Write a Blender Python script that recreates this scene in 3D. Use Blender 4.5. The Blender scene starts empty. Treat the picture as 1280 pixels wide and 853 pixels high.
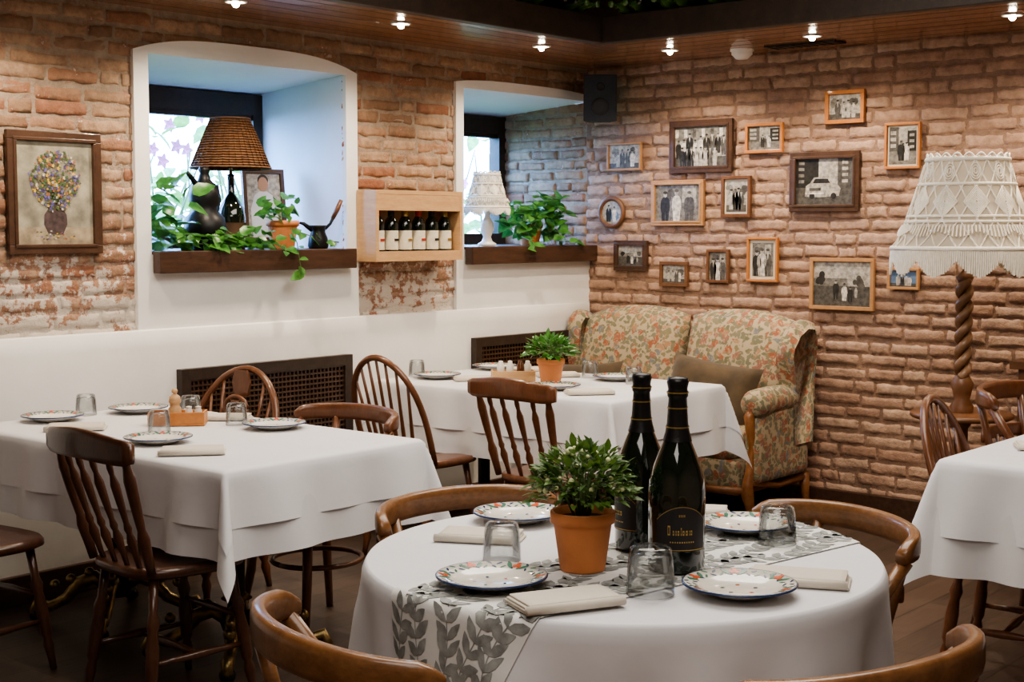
import bpy, math, random
from mathutils import Vector, Matrix
random.seed(7)
rnd=random.random
def ru(a,b): return a+(b-a)*random.random()
sc=bpy.context.scene
sc.view_settings.view_transform='AgX'
try: sc.view_settings.look='AgX - Medium High Contrast'
except Exception: pass
sc.view_settings.exposure=0.38

# ------------------------------------------------------------ materials
def newmat(name):
    m=bpy.data.materials.new(name); m.use_nodes=True
    nt=m.node_tree; b=nt.nodes.get('Principled BSDF')
    return m,nt,b
def N(nt,t,**k):
    n=nt.nodes.new(t)
    for a,v in k.items(): setattr(n,a,v)
    return n
def c4(c): return (c[0],c[1],c[2],1)
def mixc(nt,fac,a,b,mode='MIX'):
    n=N(nt,'ShaderNodeMix',data_type='RGBA',blend_type=mode)
    for sock,val in ((n.inputs[0],fac),(n.inputs[6],a),(n.inputs[7],b)):
        if isinstance(val,(int,float)): sock.default_value=val
        elif isinstance(val,(tuple,list)): sock.default_value=c4(val)
        else: nt.links.new(val,sock)
    return n.outputs[2]
def ramp(nt,fac,stops,interp='LINEAR'):
    r=N(nt,'ShaderNodeValToRGB'); r.color_ramp.interpolation=interp
    e=r.color_ramp.elements
    while len(e)<len(stops): e.new(0.5)
    for i,(p,c) in enumerate(stops):
        e[i].position=p; e[i].color=c4(c) if isinstance(c,(tuple,list)) else (c,c,c,1)
    nt.links.new(fac,r.inputs[0]); return r.outputs[0]
def noise(nt,vec,scale,detail=4,rough=.55):
    n=N(nt,'ShaderNodeTexNoise'); n.inputs['Scale'].default_value=scale
    n.inputs['Detail'].default_value=detail; n.inputs['Roughness'].default_value=rough
    if vec is not None: nt.links.new(vec,n.inputs['Vector'])
    return n.outputs['Fac']
def objco(nt,scale=(1,1,1)):
    t=N(nt,'ShaderNodeTexCoord'); mp=N(nt,'ShaderNodeMapping'); mp.inputs['Scale'].default_value=scale
    nt.links.new(t.outputs['Object'],mp.inputs['Vector']); return mp.outputs['Vector']
def bumpn(nt,b,h,strength,dist=.01):
    bp=N(nt,'ShaderNodeBump'); bp.inputs['Strength'].default_value=strength; bp.inputs['Distance'].default_value=dist
    nt.links.new(h,bp.inputs['Height']); nt.links.new(bp.outputs['Normal'],b.inputs['Normal'])
def M(name,col,rough=.5,var=.15,scale=8,bump=0,bscale=60,metal=0,coat=0,sheen=0,stretch=(1,1,1),sub=0,emis=None,es=0):
    m,nt,b=newmat(name); v=objco(nt,stretch)
    f=noise(nt,v,scale)
    lo=tuple(max(0,x*(1-var)) for x in col); hi=tuple(min(1,x*(1+var)) for x in col)
    nt.links.new(ramp(nt,f,[(.3,lo),(.7,hi)]),b.inputs['Base Color'])
    b.inputs['Roughness'].default_value=rough; b.inputs['Metallic'].default_value=metal
    b.inputs['Coat Weight'].default_value=coat; b.inputs['Sheen Weight'].default_value=sheen
    if emis: b.inputs['Emission Color'].default_value=c4(emis); b.inputs['Emission Strength'].default_value=es
    if bump: bumpn(nt,b,noise(nt,v,bscale,3),bump,.004)
    return m
def wood(name,c1,c2,rough=.4,scale=10,stretch=(1,1,6),coat=.2):
    m,nt,b=newmat(name); v=objco(nt,stretch)
    f=noise(nt,v,scale,6,.6); g=noise(nt,v,scale*5,3)
    col=mixc(nt,.35,ramp(nt,f,[(.32,c1),(.68,c2)]),ramp(nt,g,[(.3,c1),(.7,c2)]))
    nt.links.new(col,b.inputs['Base Color']); b.inputs['Roughness'].default_value=rough
    b.inputs['Coat Weight'].default_value=coat; bumpn(nt,b,g,.15,.003)
    return m
def leafmat(name,c1,c2,rough=.45):
    m,nt,b=newmat(name); v=objco(nt)
    f=noise(nt,v,25,2)
    nt.links.new(ramp(nt,f,[(.35,c1),(.65,c2)]),b.inputs['Base Color'])
    b.inputs['Roughness'].default_value=rough
    t=N(nt,'ShaderNodeBsdfTranslucent'); t.inputs[0].default_value=c4(c2)
    mx=N(nt,'ShaderNodeMixShader'); mx.inputs[0].default_value=.25
    nt.links.new(b.outputs[0],mx.inputs[1]); nt.links.new(t.outputs[0],mx.inputs[2])
    nt.links.new(mx.outputs[0],nt.nodes['Material Output'].inputs[0]); return m
def clothmat(name,col,trans=.3,weave=700,wr=.12):
    m,nt,b=newmat(name); v=objco(nt)
    nt.links.new(ramp(nt,noise(nt,v,5),[(.3,tuple(x*.96 for x in col)),(.7,col)]),b.inputs['Base Color'])
    b.inputs['Roughness'].default_value=.85; b.inputs['Sheen Weight'].default_value=.15
    bumpn(nt,b,noise(nt,v,9,3),wr,.02)
    t=N(nt,'ShaderNodeBsdfTranslucent'); t.inputs[0].default_value=c4(col)
    mx=N(nt,'ShaderNodeMixShader'); mx.inputs[0].default_value=trans
    nt.links.new(b.outputs[0],mx.inputs[1]); nt.links.new(t.outputs[0],mx.inputs[2])
    nt.links.new(mx.outputs[0],nt.nodes['Material Output'].inputs[0]); return m
def glassmat(name,tint=(.96,.97,.97),r=.02,lo=.04):
    m=bpy.data.materials.new(name); m.use_nodes=True; nt=m.node_tree; nt.nodes.clear()
    o=N(nt,'ShaderNodeOutputMaterial'); tr=N(nt,'ShaderNodeBsdfTransparent')
    v=objco(nt); nt.links.new(ramp(nt,noise(nt,v,30),[(.2,tuple(x*.97 for x in tint)),(.8,tint)]),tr.inputs[0])
    g=N(nt,'ShaderNodeBsdfGlossy'); g.inputs['Roughness'].default_value=r
    lw=N(nt,'ShaderNodeLayerWeight'); lw.inputs[0].default_value=.35
    rr=ramp(nt,lw.outputs['Fresnel'],[(0,lo),(.9,.75)])
    mx=N(nt,'ShaderNodeMixShader'); nt.links.new(rr,mx.inputs[0]); nt.links.new(tr.outputs[0],mx.inputs[1]); nt.links.new(g.outputs[0],mx.inputs[2])
    nt.links.new(mx.outputs[0],o.inputs[0]); return m
def brickmat(name,stops,patch,patchth,wear=None,wearz=None,soot=None,bump=.6):
    m,nt,b=newmat(name); v=objco(nt)
    at=N(nt,'ShaderNodeAttribute',attribute_name='bc')
    base=ramp(nt,at.outputs['Fac'],stops)
    n1=noise(nt,v,2.2,6,.65); n2=noise(nt,v,24,6,.7); n3=noise(nt,v,7,5,.65)
    c=mixc(nt,ramp(nt,n2,[(.38,0.0),(.68,.6)]),base,tuple(x*.5 for x in stops[0][1]))
    c=mixc(nt,ramp(nt,n3,[(.5,0.0),(.72,.5)]),c,tuple(min(1,x*1.3) for x in stops[1][1]))
    c=mixc(nt,ramp(nt,n1,[(patchth,0.0),(patchth+.06,.8)]),c,patch)
    if wear:
        sp=N(nt,'ShaderNodeSeparateXYZ'); nt.links.new(v,sp.inputs[0])
        zr=N(nt,'ShaderNodeMapRange'); zr.inputs[1].default_value=wearz[0]; zr.inputs[2].default_value=wearz[1]; zr.inputs[3].default_value=.21; zr.inputs[4].default_value=-.015
        nt.links.new(sp.outputs['Z'],zr.inputs[0])
        ad=N(nt,'ShaderNodeMath',operation='ADD'); nt.links.new(zr.outputs[0],ad.inputs[0]); nt.links.new(noise(nt,v,10,8,.75),ad.inputs[1])
        c=mixc(nt,ramp(nt,ad.outputs[0],[(.54,0.0),(.60,.65)]),c,(.30,.125,.075))
        c=mixc(nt,ramp(nt,ad.outputs[0],[(.61,0.0),(.65,.88)]),c,wear)
    nt.links.new(c,b.inputs['Base Color']); b.inputs['Roughness'].default_value=.6
    b.inputs['Specular IOR Level'].default_value=.35
    hh=N(nt,'ShaderNodeMath',operation='ADD'); nt.links.new(noise(nt,v,55,5,.7),hh.inputs[0]); nt.links.new(n2,hh.inputs[1])
    bumpn(nt,b,hh.outputs[0],bump,.010)
    return m

WEAR=(.60,.55,.48)
BR_L=brickmat('brick_old_brown',[(0,(.27,.16,.10)),(.4,(.41,.265,.17)),(.75,(.48,.325,.22)),(.88,(.36,.19,.115)),(1,(.30,.12,.07))],(.33,.14,.08),.61,WEAR,(1.05,1.60))
MO_L=brickmat('mortar_old',[(0,(.37,.285,.215)),(1,(.42,.33,.25))],(.26,.16,.11),.62,WEAR,(1.05,1.6),bump=.9)
BR_R=brickmat('brick_painted_pink',[(0,(.39,.235,.162)),(.5,(.48,.31,.22)),(1,(.54,.365,.265))],(.40,.22,.145),.61,bump=.7)
MO_R=brickmat('mortar_painted_pink',[(0,(.29,.18,.125)),(1,(.34,.215,.152))],(.24,.14,.095),.62,bump=.9)
PLASTER=M('white_plaster',(.80,.79,.77),.75,.05,3,.25,18)
REVEAL=M('daylight_tinted_reveal_plaster',(.76,.81,.88),.7,.04,3,.3,12)  # white plaster with the blue of the window daylight mixed into its colour
CEILW=wood('ceiling_planks',(.22,.095,.045),(.40,.19,.095),.26,6,(1,8,1),.5)
BEAM=wood('dark_beam',(.02,.012,.008),(.045,.027,.018),.5,8,(2,2,2),.1)
SILLW=wood('sill_dark_wood',(.035,.016,.009),(.085,.04,.022),.45,8,(1,6,6))
CHAIRW=wood('chair_walnut',(.09,.032,.013),(.18,.068,.028),.32,9,(3,3,1),.35)
CHAIRD=wood('chair_dark_walnut',(.045,.017,.009),(.10,.038,.018),.32,9,(3,3,1),.35)
CHAIRO=wood('chair_honey_oak',(.13,.055,.021),(.27,.125,.047),.35,9,(2,2,3),.35)
LIGHTW=wood('light_wood',(.46,.27,.13),(.62,.39,.20),.5,9,(1,1,5),.1)
ORANGEW=wood('frame_orange_wood',(.42,.15,.04),(.56,.23,.07),.4,14,(1,1,1),.2)
BROWNW=wood('frame_brown_wood',(.11,.045,.018),(.20,.09,.04),.4,14,(1,1,1),.2)
DARKW=wood('frame_dark_wood',(.045,.02,.01),(.10,.05,.028),.4,14,(1,1,1),.2)
OAKW=wood('frame_oak_wood',(.36,.18,.075),(.50,.28,.13),.45,14,(1,1,1),.1)
CLOTH=clothmat('white_tablecloth',(.80,.80,.83),.15)
CLOTH2=clothmat('white_undercloth',(.74,.74,.76),.15)
NAPK=clothmat('cream_napkin',(.68,.62,.53),.1,wr=.3)
RUNN=clothmat('runner_white',(.78,.78,.76),.1)
RLEAF=M('runner_grey_leaf_print',(.27,.28,.27),.85,.4,30)
CERAM=M('cream_ceramic',(.76,.73,.66),.15,.04,10,coat=.5)
BLUEP=M('navy_glaze',(.03,.05,.13),.2,.3,30)
REDP=M('orange_red_glaze',(.58,.11,.045),.2,.2,30)
GRNP=M('green_glaze',(.06,.18,.12),.2,.2,30)
TERRA=M('terracotta',(.62,.235,.09),.65,.1,9,.2,80)
SOIL=M('potting_soil',(.03,.02,.013),.95,.4,40,1,60)
LEAF1=leafmat('leaf_green',(.035,.09,.015),(.13,.23,.05))
LEAF2=leafmat('leaf_pothos',(.03,.12,.022),(.11,.30,.06),.3)
LEAF3=leafmat('garden_leaf',(.06,.20,.04),(.24,.50,.11))
STEM=M('stem_green',(.10,.17,.05),.6)
BERRY=M('pale_berry',(.58,.62,.34),.4,.15,30)
PINKF=M('pink_petal',(.75,.18,.35),.6)
BGLASS=M('dark_green_bottle_glass',(.006,.011,.007),.06,.3,10,coat=1)
BLACKG=M('black_foil',(.008,.008,.009),.32,.3,30,.2,80)
GOLD=M('gold_print',(.50,.36,.13),.35,.2,40,metal=.8)
LABELB=M('black_label',(.012,.011,.012),.45)
LABELW=M('cream_label',(.72,.66,.52),.7,.1,40)
BLACKM=M('black_metal',(.012,.012,.013),.4,.3,15,metal=.4)
BRASS=M('antique_brass',(.30,.22,.10),.35,.6,25,metal=.9)
GLASS=glassmat('clear_glass')
WGLASS=glassmat('window_glass',(.97,.99,1),.01,.03)
STEEL=M('ceiling_white_plastic',(.75,.74,.72),.5,.03)
BULB=M('halogen_bulb',(1,.95,.85),.4,0,3,emis=(1,.88,.68),es=60)
OLIVE=M('olive_velvet',(.075,.048,.022),.8,.3,12,.2,60,sheen=.3)
MACR=clothmat('macrame_cotton',(.80,.74,.62),.45)
STRAND=M('macrame_strand',(.84,.79,.69),.85,.08,60)
SOFAW=wood('sofa_carved_wood',(.20,.075,.025),(.34,.15,.055),.35,12,(2,2,2),.3)
GREYP=[M('photo_grey_%d'%i,(g,g*.93,g*.83),.35,.5,55) for i,g in enumerate((.03,.09,.19,.38,.60))]
BLUEPH=M('photo_bluish',(.12,.2,.34),.35,.5,20)
MATB=M('photo_mat_cream',(.62,.56,.45),.8,.05)
CANVAS=M('painting_canvas',(.27,.25,.19),.75,.5,12,.3,50)
FLOWC=[M('paint_%s'%n,c,.7,.4,90) for n,c in (('violet',(.13,.10,.30)),('yellow',(.58,.38,.06)),('white',(.50,.48,.40)),('green',(.07,.12,.045)),('rust',(.36,.12,.05)),('brown',(.12,.09,.06)))]
VASEC=M('paint_vase',(.07,.045,.045),.6,.5,40)
SHIRT=M('print_white_shirt',(.62,.64,.66),.4); SKIN=M('print_skin',(.42,.24,.16),.4)
REDM=M('red_enamel',(.4,.03,.02),.4)
WHITEJ=M('white_jar',(.75,.72,.66),.3)
BROWNJ=M('brown_liquid_jar',(.10,.035,.012),.15,coat=.5)
SPKR=M('speaker_black',(.010,.013,.02),.5); SPKG=M('speaker_grille',(.02,.028,.045),.6,.3,200,.5,300)

def wickermat():
    m,nt,b=newmat('wicker_weave'); v=objco(nt)
    w=N(nt,'ShaderNodeTexWave',bands_direction='Z'); w.inputs['Scale'].default_value=26; w.inputs['Distortion'].default_value=1.5
    nt.links.new(v,w.inputs['Vector'])
    n=noise(nt,v,45,3)
    mlt=N(nt,'ShaderNodeMath',operation='MULTIPLY'); nt.links.new(w.outputs['Fac'],mlt.inputs[0]); nt.links.new(n,mlt.inputs[1])
    nt.links.new(ramp(nt,mlt.outputs[0],[(.05,(.06,.022,.009)),(.5,(.36,.17,.07))]),b.inputs['Base Color'])
    b.inputs['Roughness'].default_value=.6; bumpn(nt,b,w.outputs['Fac'],.9,.01); return m
WICKER=wickermat()
def floralmat():
    m,nt,b=newmat('floral_upholstery'); v=objco(nt)
    nn=N(nt,'ShaderNodeTexNoise'); nn.inputs['Scale'].default_value=22; nt.links.new(v,nn.inputs['Vector'])
    dv=mixc(nt,.06,v,nn.outputs['Color'])
    def vor(scale):
        x=N(nt,'ShaderNodeTexVoronoi'); x.inputs['Scale'].default_value=scale; nt.links.new(dv,x.inputs['Vector'])
        s=N(nt,'ShaderNodeSeparateColor'); nt.links.new(x.outputs['Color'],s.inputs[0]); return x.outputs['Distance'],s.outputs[0],s.outputs[1]
    d1,r1,g1=vor(38); d2,r2,g2=vor(22); d3,r3,g3=vor(66)
    base=(.43,.345,.225)
    leafc=ramp(nt,r1,[(0,(.09,.10,.05)),(.5,(.14,.15,.10)),(1,(.18,.15,.065))])
    c=mixc(nt,ramp(nt,d1,[(.47,.8),(.57,0.0)]),base,leafc)
    flc=ramp(nt,r2,[(0,(.33,.10,.05)),(.38,(.38,.20,.11)),(.6,(.29,.12,.085)),(.88,(.17,.18,.19)),(1,(.17,.18,.19))],'CONSTANT')
    fl=mixc(nt,ramp(nt,d3,[(.1,.75),(.5,0.0)]),flc,(.50,.37,.24))
    c=mixc(nt,ramp(nt,d2,[(.37,.9),(.45,0.0)]),c,fl)
    nt.links.new(c,b.inputs['Base Color']); b.inputs['Roughness'].default_value=.85; b.inputs['Sheen Weight'].default_value=.1
    bumpn(nt,b,noise(nt,v,200,2),.2,.002); return m
FLORAL=floralmat()
def floormat():
    m,nt,b=newmat('floor_dark_planks'); v=objco(nt)
    br=N(nt,'ShaderNodeTexBrick'); nt.links.new(v,br.inputs['Vector'])
    br.inputs['Scale'].default_value=1; br.inputs['Brick Width'].default_value=1.4; br.inputs['Row Height'].default_value=.14; br.inputs['Mortar Size'].default_value=.003
    br.inputs['Color1'].default_value=(.045,.028,.02,1); br.inputs['Color2'].default_value=(.08,.05,.035,1); br.inputs['Mortar'].default_value=(.01,.007,.005,1)
    v2=objco(nt,(1,14,1)); n=noise(nt,v2,6,6,.6)
    nt.links.new(mixc(nt,ramp(nt,n,[(.3,0.0),(.75,.6)]),br.outputs['Color'],(.10,.068,.05)),b.inputs['Base Color'])
    b.inputs['Roughness'].default_value=.42; bumpn(nt,b,n,.15,.003); return m
FLOORM=floormat()

# ------------------------------------------------------------ mesh builder
class MB:
    def __init__(s): s.v=[];s.f=[];s.mi=[];s.sm=[];s.mats=[];s.M=Matrix.Identity(4)
    def mid(s,m):
        if m not in s.mats: s.mats.append(m)
        return s.mats.index(m)
    def add(s,vs,fs,mat,smooth=True,flip=False):
        o=len(s.v); i=s.mid(mat)
        for p in vs: s.v.append(tuple(s.M@Vector(p)))
        for f in fs:
            s.f.append([o+k for k in (reversed(f) if flip else f)]); s.mi.append(i); s.sm.append(smooth)
    def box(s,x0,x1,y0,y1,z0,z1,mat):
        vs=[(x,y,z) for x in(x0,x1) for y in(y0,y1) for z in(z0,z1)]
        s.add(vs,[(0,1,3,2),(4,6,7,5),(0,4,5,1),(2,3,7,6),(0,2,6,4),(1,5,7,3)],mat,False)
    def rbox(s,c,size,r,mat,n=7,puff=0):
        h=[k/2 for k in size]; r=min(r,*h)*.999
        ts=[-1+2*i/n for i in range(n+1)]
        idx={};vs=[];fs=[]
        def P(a,b,cc):
            k=(round(a,5),round(b,5),round(cc,5))
            if k in idx: return idx[k]
            q=[]
            for i,t in enumerate((a,b,cc)):
                w=math.copysign(abs(t)**.6,t)*h[i] if t else 0
                q.append(w)
            cl=[max(-(h[i]-r),min(h[i]-r,q[i])) for i in range(3)]
            d=Vector([q[i]-cl[i] for i in range(3)])
            if d.length>1e-9: d=d.normalized()*r
            pt=Vector(cl)+d
            if puff:
                pt.z+= (1 if cc>0 else -1)*puff*(1-a*a)*(1-b*b)*(abs(cc)>.5)
            idx[k]=len(vs); vs.append(tuple(pt+Vector(c))); return idx[k]
        for ax in range(3):
            for sg in (-1,1):
                for i in range(n):
                    for j in range(n):
                        q=[]
                        for (a,b) in ((i,j),(i+1,j),(i+1,j+1),(i,j+1)):
                            t=[0,0,0]; t[ax]=sg; t[(ax+1)%3]=ts[a]; t[(ax+2)%3]=ts[b]; q.append(P(*t))
                        fs.append(q if sg>0 else q[::-1])
        s.add(vs,fs,mat,True)
    def lathe(s,prof,mat,c=(0,0,0),seg=28,sx=1,sy=1,smooth=True):
        vs=[];fs=[];n=len(prof)
        for k in range(seg):
            a=2*math.pi*k/seg
            for r,z in prof: vs.append((c[0]+r*math.cos(a)*sx,c[1]+r*math.sin(a)*sy,c[2]+z))
        for k in range(seg):
            k2=(k+1)%seg
            for i in range(n-1): fs.append((k*n+i,k2*n+i,k2*n+i+1,k*n+i+1))
        s.add(vs,fs,mat,smooth)
    def tube(s,pts,rad,mat,seg=10,cap=True,sq=1.0):
        pts=[Vector(p) for p in pts]; n=len(pts)
        if isinstance(rad,(int,float)): rad=[rad]*n
        t0=(pts[1]-pts[0]).normalized()
        up=Vector((0,0,1)) if abs(t0.z)<.9 else Vector((1,0,0))
        a=t0.cross(up).normalized(); vs=[];fs=[]
        for i,p in enumerate(pts):
            t=(pts[min(i+1,n-1)]-pts[max(i-1,0)]).normalized()
            a=(a-t*a.dot(t)).normalized(); b=t.cross(a)
            for k in range(seg):
                g=2*math.pi*k/seg
                vs.append(tuple(p+(a*math.cos(g)+b*math.sin(g)*sq)*rad[i]))
        for i in range(n-1):
            for k in range(seg):
                k2=(k+1)%seg; fs.append((i*seg+k,i*seg+k2,(i+1)*seg+k2,(i+1)*seg+k))
        if cap: fs.append(tuple(range(seg))[::-1]); fs.append(tuple((n-1)*seg+k for k in range(seg)))
        s.add(vs,fs,mat,True)
    def turned(s,p0,p1,prof,mat,seg=10):
        p0=Vector(p0);p1=Vector(p1)
        s.tube([p0.lerp(p1,t) for t,_ in prof],[r for _,r in prof],mat,seg)
    def ribbon(s,pts,hs,th,mat):
        pts=[Vector(p) for p in pts]; n=len(pts); vs=[];fs=[]
        sec=[]
        K=12
        for k in range(K):
            g=2*math.pi*(k+.5)/K; cx=math.copysign(abs(math.cos(g))**.5,math.cos(g)); cz=math.copysign(abs(math.sin(g))**.5,math.sin(g)); sec.append((cx,cz))
        for i,p in enumerate(pts):
            t=(pts[min(i+1,n-1)]-pts[max(i-1,0)]); t.z=0; t.normalize(); nn=Vector((t.y,-t.x,0))
            for cx,cz in sec: vs.append(tuple(p+nn*cx*th/2+Vector((0,0,cz*hs[i]/2))))
        for i in range(n-1):
            for k in range(K):
                k2=(k+1)%K; fs.append((i*K+k,(i+1)*K+k,(i+1)*K+k2,i*K+k2))
        fs.append(tuple(range(K))); fs.append(tuple((n-1)*K+k for k in range(K))[::-1])
        s.add(vs,fs,mat,True)
    def prism(s,poly,axis,a0,a1,mat,smooth=False):
        def P(q,a):
            return (a,q[0],q[1]) if axis==0 else ((q[0],a,q[1]) if axis==1 else (q[0],q[1],a))
        n=len(poly); vs=[P(q,a0) for q in poly]+[P(q,a1) for q in poly]
        s.add(vs,[tuple(range(n)),tuple(range(2*n-1,n-1,-1))],mat,False)
        s.add(vs,[(i,i+n,(i+1)%n+n,(i+1)%n) for i in range(n)],mat,smooth)
    def disc(s,c,nrm,r,mat,seg=10,ry=None):
        nrm=Vector(nrm).normalized(); up=Vector((0,0,1)) if abs(nrm.z)<.9 else Vector((1,0,0))
        a=nrm.cross(up).normalized(); b=nrm.cross(a); ry=ry or r; c=Vector(c)
        s.add([tuple(c+a*r*math.cos(2*math.pi*k/seg)+b*ry*math.sin(2*math.pi*k/seg)) for k in range(seg)],[tuple(range(seg))],mat,False)
    def sphere(s,c,r,mat,seg=12,sz=1):
        n=8
        s.lathe([(max(r*math.sin(math.pi*i/n),1e-4),-r*sz*math.cos(math.pi*i/n)) for i in range(n+1)],mat,c,seg)
    def leaf(s,c,d,up,L,W,mat,fold=.25,curl=.25):
        c=Vector(c); d=Vector(d).normalized(); up=Vector(up)
        sd=d.cross(up)
        if sd.length<1e-3: sd=Vector((1,0,0))
        sd.normalize(); nn=sd.cross(d).normalized()
        def P(t,w): return tuple(c+d*L*t+sd*W*w+nn*(abs(w)*W*fold*1.0-curl*L*t*t))
        vs=[P(0,0),P(.15,-.42),P(.45,-.5),P(.78,-.27),P(1,0),P(.78,.27),P(.45,.5),P(.15,.42),P(.3,0),P(.65,0)]
        s.add(vs,[(0,8,2,1),(8,9,3,2),(9,4,3),(0,7,6,8),(8,6,5,9),(9,5,4)],mat,True)
    def mesh(s,name):
        me=bpy.data.meshes.new(name); me.from_pydata(s.v,[],s.f)
        for m in s.mats: me.materials.append(m)
        me.polygons.foreach_set('material_index',s.mi); me.polygons.foreach_set('use_smooth',s.sm)
        me.update(); return me
def put(me,name,loc=(0,0,0),rz=0,bevel=0,sc_=1,rx=0,ry=0):
    if isinstance(me,MB): me=me.mesh(name+'_mesh')
    o=bpy.data.objects.new(name,me); bpy.context.collection.objects.link(o)
    o.location=loc; o.rotation_euler=(rx,ry,rz)
    o.scale=(sc_,)*3 if isinstance(sc_,(int,float)) else sc_
    if bevel:
        b=o.modifiers.new('bevel','BEVEL'); b.width=bevel; b.segments=2; b.limit_method='ANGLE'; b.angle_limit=math.radians(50)
    return o
RAD=math.radians

# ------------------------------------------------------------ room shell
ZC=2.43; ZH=2.95; XM=-8.6; YM=-7.2
HOLES=[(-3.10,-1.96,1.385,2.24),(-1.11,0.0,1.385,2.24)]
def bricks(mb,mat,a0,a1,z0,z1,mapf,holes,vals,row=.0745,L=.262,dep=(.006,.012),rough=1.0):
    r=0; z=z0
    while z<z1:
        zt=min(z+row-.010,z1); h=zt-z
        ph=ru(0,6.28); am=ru(.001,.004)
        a=a0-(L*.5 if r%2 else 0)+ru(-.03,.03)
        while a<a1:
            le=L*ru(.82,1.12)*(1 if rnd()>.18 else .5)
            b0=max(a+.004,a0); b1=min(a+le-.006,a1); a+=le
            segs=[(b0,b1)]
            for (h0,h1,hz0,hz1) in holes:
                if zt>hz0 and z<hz1:
                    ns=[]
                    for s0,s1 in segs:
                        if s1<=h0 or s0>=h1: ns.append((s0,s1))
                        else:
                            if s0<h0: ns.append((s0,h0))
                            if s1>h1: ns.append((h1,s1))
                    segs=ns
            for s0,s1 in segs:
                if s1-s0<.03 or h<.02: continue
                nx=8;nz=5; vs=[];fs=[]
                pr=ru(*dep); tilt=ru(-.004,.004); zj=ru(-.004,.004)*rough; ts=ru(-.006,.006)
                hs=ru(.86,1.03)
                for i in range(nx+1):
                    for j in range(nz+1):
                        u=i/nx;w=j/nz
                        uu=.5-.5*math.cos(math.pi*u); ww=.5-.5*math.cos(math.pi*w)
                        ed=min(i,nx-i,j,nz-j)
                        e=(0,.82,1,1,1)[ed]
                        d=(pr+ru(-.0025,.0025)*rough+tilt*(u-.5))*e if e>0 else -.004
                        jj=1 if ed<2 else .6
                        xx=s0+(s1-s0)*uu+ru(-.005,.005)*jj
                        vs.append(mapf(xx,z+zj+am*math.sin(xx*2.3+ph)+ts*(u-.5)+h*(.5+(ww-.5)*hs)+ru(-.004,.004)*jj*rough,d))
                for i in range(nx):
                    for j in range(nz):
                        q=i*(nz+1)+j; fs.append((q,q+nz+1,q+nz+2,q+1))
                mb.add(vs,fs,mat,True); v=rnd()
                vals.extend([v]*len(vs))
        z+=row; r+=1
def setattr_bc(me,vals):
    at=me.attributes.new('bc','FLOAT','POINT')
    vals=vals+[0.5]*(len(me.vertices)-len(vals))
    at.data.foreach_set('value',vals)
mb=MB(); vals=[]
bricks(mb,BR_L,-5.4,0,1.03,ZC,lambda a,z,d:(a,-d,z),HOLES,vals,.066,.245,(.002,.010),1.5)
def quad(mb,p,mat,flip=False): mb.add(p,[(0,1,2,3)],mat,False,flip)
xs=[XM,HOLES[0][0],HOLES[0][1],HOLES[1][0],HOLES[1][1]]; 
for i in range(4):
    x0,x1=xs[i],xs[i+1]
    if i in(1,3):
        quad(mb,[(x0,0,0),(x1,0,0),(x1,0,1.385),(x0,0,1.385)],MO_L)
        quad(mb,[(x0,0,2.24),(x1,0,2.24),(x1,0,ZH),(x0,0,ZH)],MO_L)
    else: quad(mb,[(x0,0,0),(x1,0,0),(x1,0,ZH),(x0,0,ZH)],MO_L)
for k,(x0,x1,z0,z1) in enumerate(HOLES):
    zb=z1-.06; yb=.72
    quad(mb,[(x0,0,z0),(x0,yb,z0),(x0,yb,zb),(x0,0,z1)],REVEAL)
    if k==0: quad(mb,[(x1,0,z0),(x1,0,z1),(x1+.03,yb,zb),(x1+.03,yb,z0)],REVEAL)
    quad(mb,[(x0,0,z1),(x0,yb,zb),(x1+(.03 if k==0 else 0),yb,zb),(x1,0,z1)],REVEAL)
    quad(mb,[(x0,0,z0),(x1,0,z0),(x1+.03,yb,z0),(x0,yb,z0)],REVEAL)
me=mb.mesh('wall_left'); setattr_bc(me,vals); put(me,'wall_left')
mb=MB(); vals=[]
bricks(mb,BR_R,-4.6,0,.1,ZC,lambda a,z,d:(-d,a,z),[],vals,.069,.235,(.004,.010),1.4)
bricks(mb,BR_L,0,.72,1.385,2.24,lambda a,z,d:(-d,a,z),[],vals,.066,.235)
quad(mb,[(0,YM,0),(0,.0,0),(0,.0,ZH),(0,YM,ZH)],MO_R)
quad(mb,[(0.001,0,1.38),(0.001,.72,1.38),(0.001,.72,2.24),(0.001,0,2.24)],MO_L)
me=mb.mesh('wall_right'); setattr_bc(me,vals); put(me,'wall_right')
WARMW=M('warm_wall_paint',(.50,.38,.29),.8)
mb=MB(); mb.box(XM,0,YM-.1,YM,0,ZH,WARMW); put(mb,'wall_front')
mb=MB(); mb.box(XM-.1,XM,YM,0,0,ZH,WARMW); put(mb,'wall_back')
mb=MB(); mb.box(XM,0,YM,0,-.1,0,FLOORM); put(mb,'floor')
mb=MB(); mb.box(XM,0,YM,0,ZH,ZH+.1,M('upper_ceiling_paint',(.38,.31,.25),.8)); put(mb,'ceiling')
mb=MB()
mb.box(XM,0,-.78,0,ZC,ZC+.12,CEILW); mb.box(-.92,0,YM,-.78,ZC,ZC+.12,CEILW)
for k in range(1,7):
    mb.box(XM,-.11*k,-.11*k-.002,-.11*k+.002,ZC-.001,ZC+.01,BEAM)
    mb.box(-.13*k-.002,-.13*k+.002,YM,-.13*k,ZC-.001,ZC+.01,BEAM)
put(mb,'ceiling_soffit')
mb=MB(); mb.box(XM,-.98,-.84,-.78,ZC-.012,ZC+.12,BEAM); mb.box(-.98,-.92,YM,-.78,ZC-.012,ZC+.12,BEAM); put(mb,'trim_beam',bevel=.005)
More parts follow.
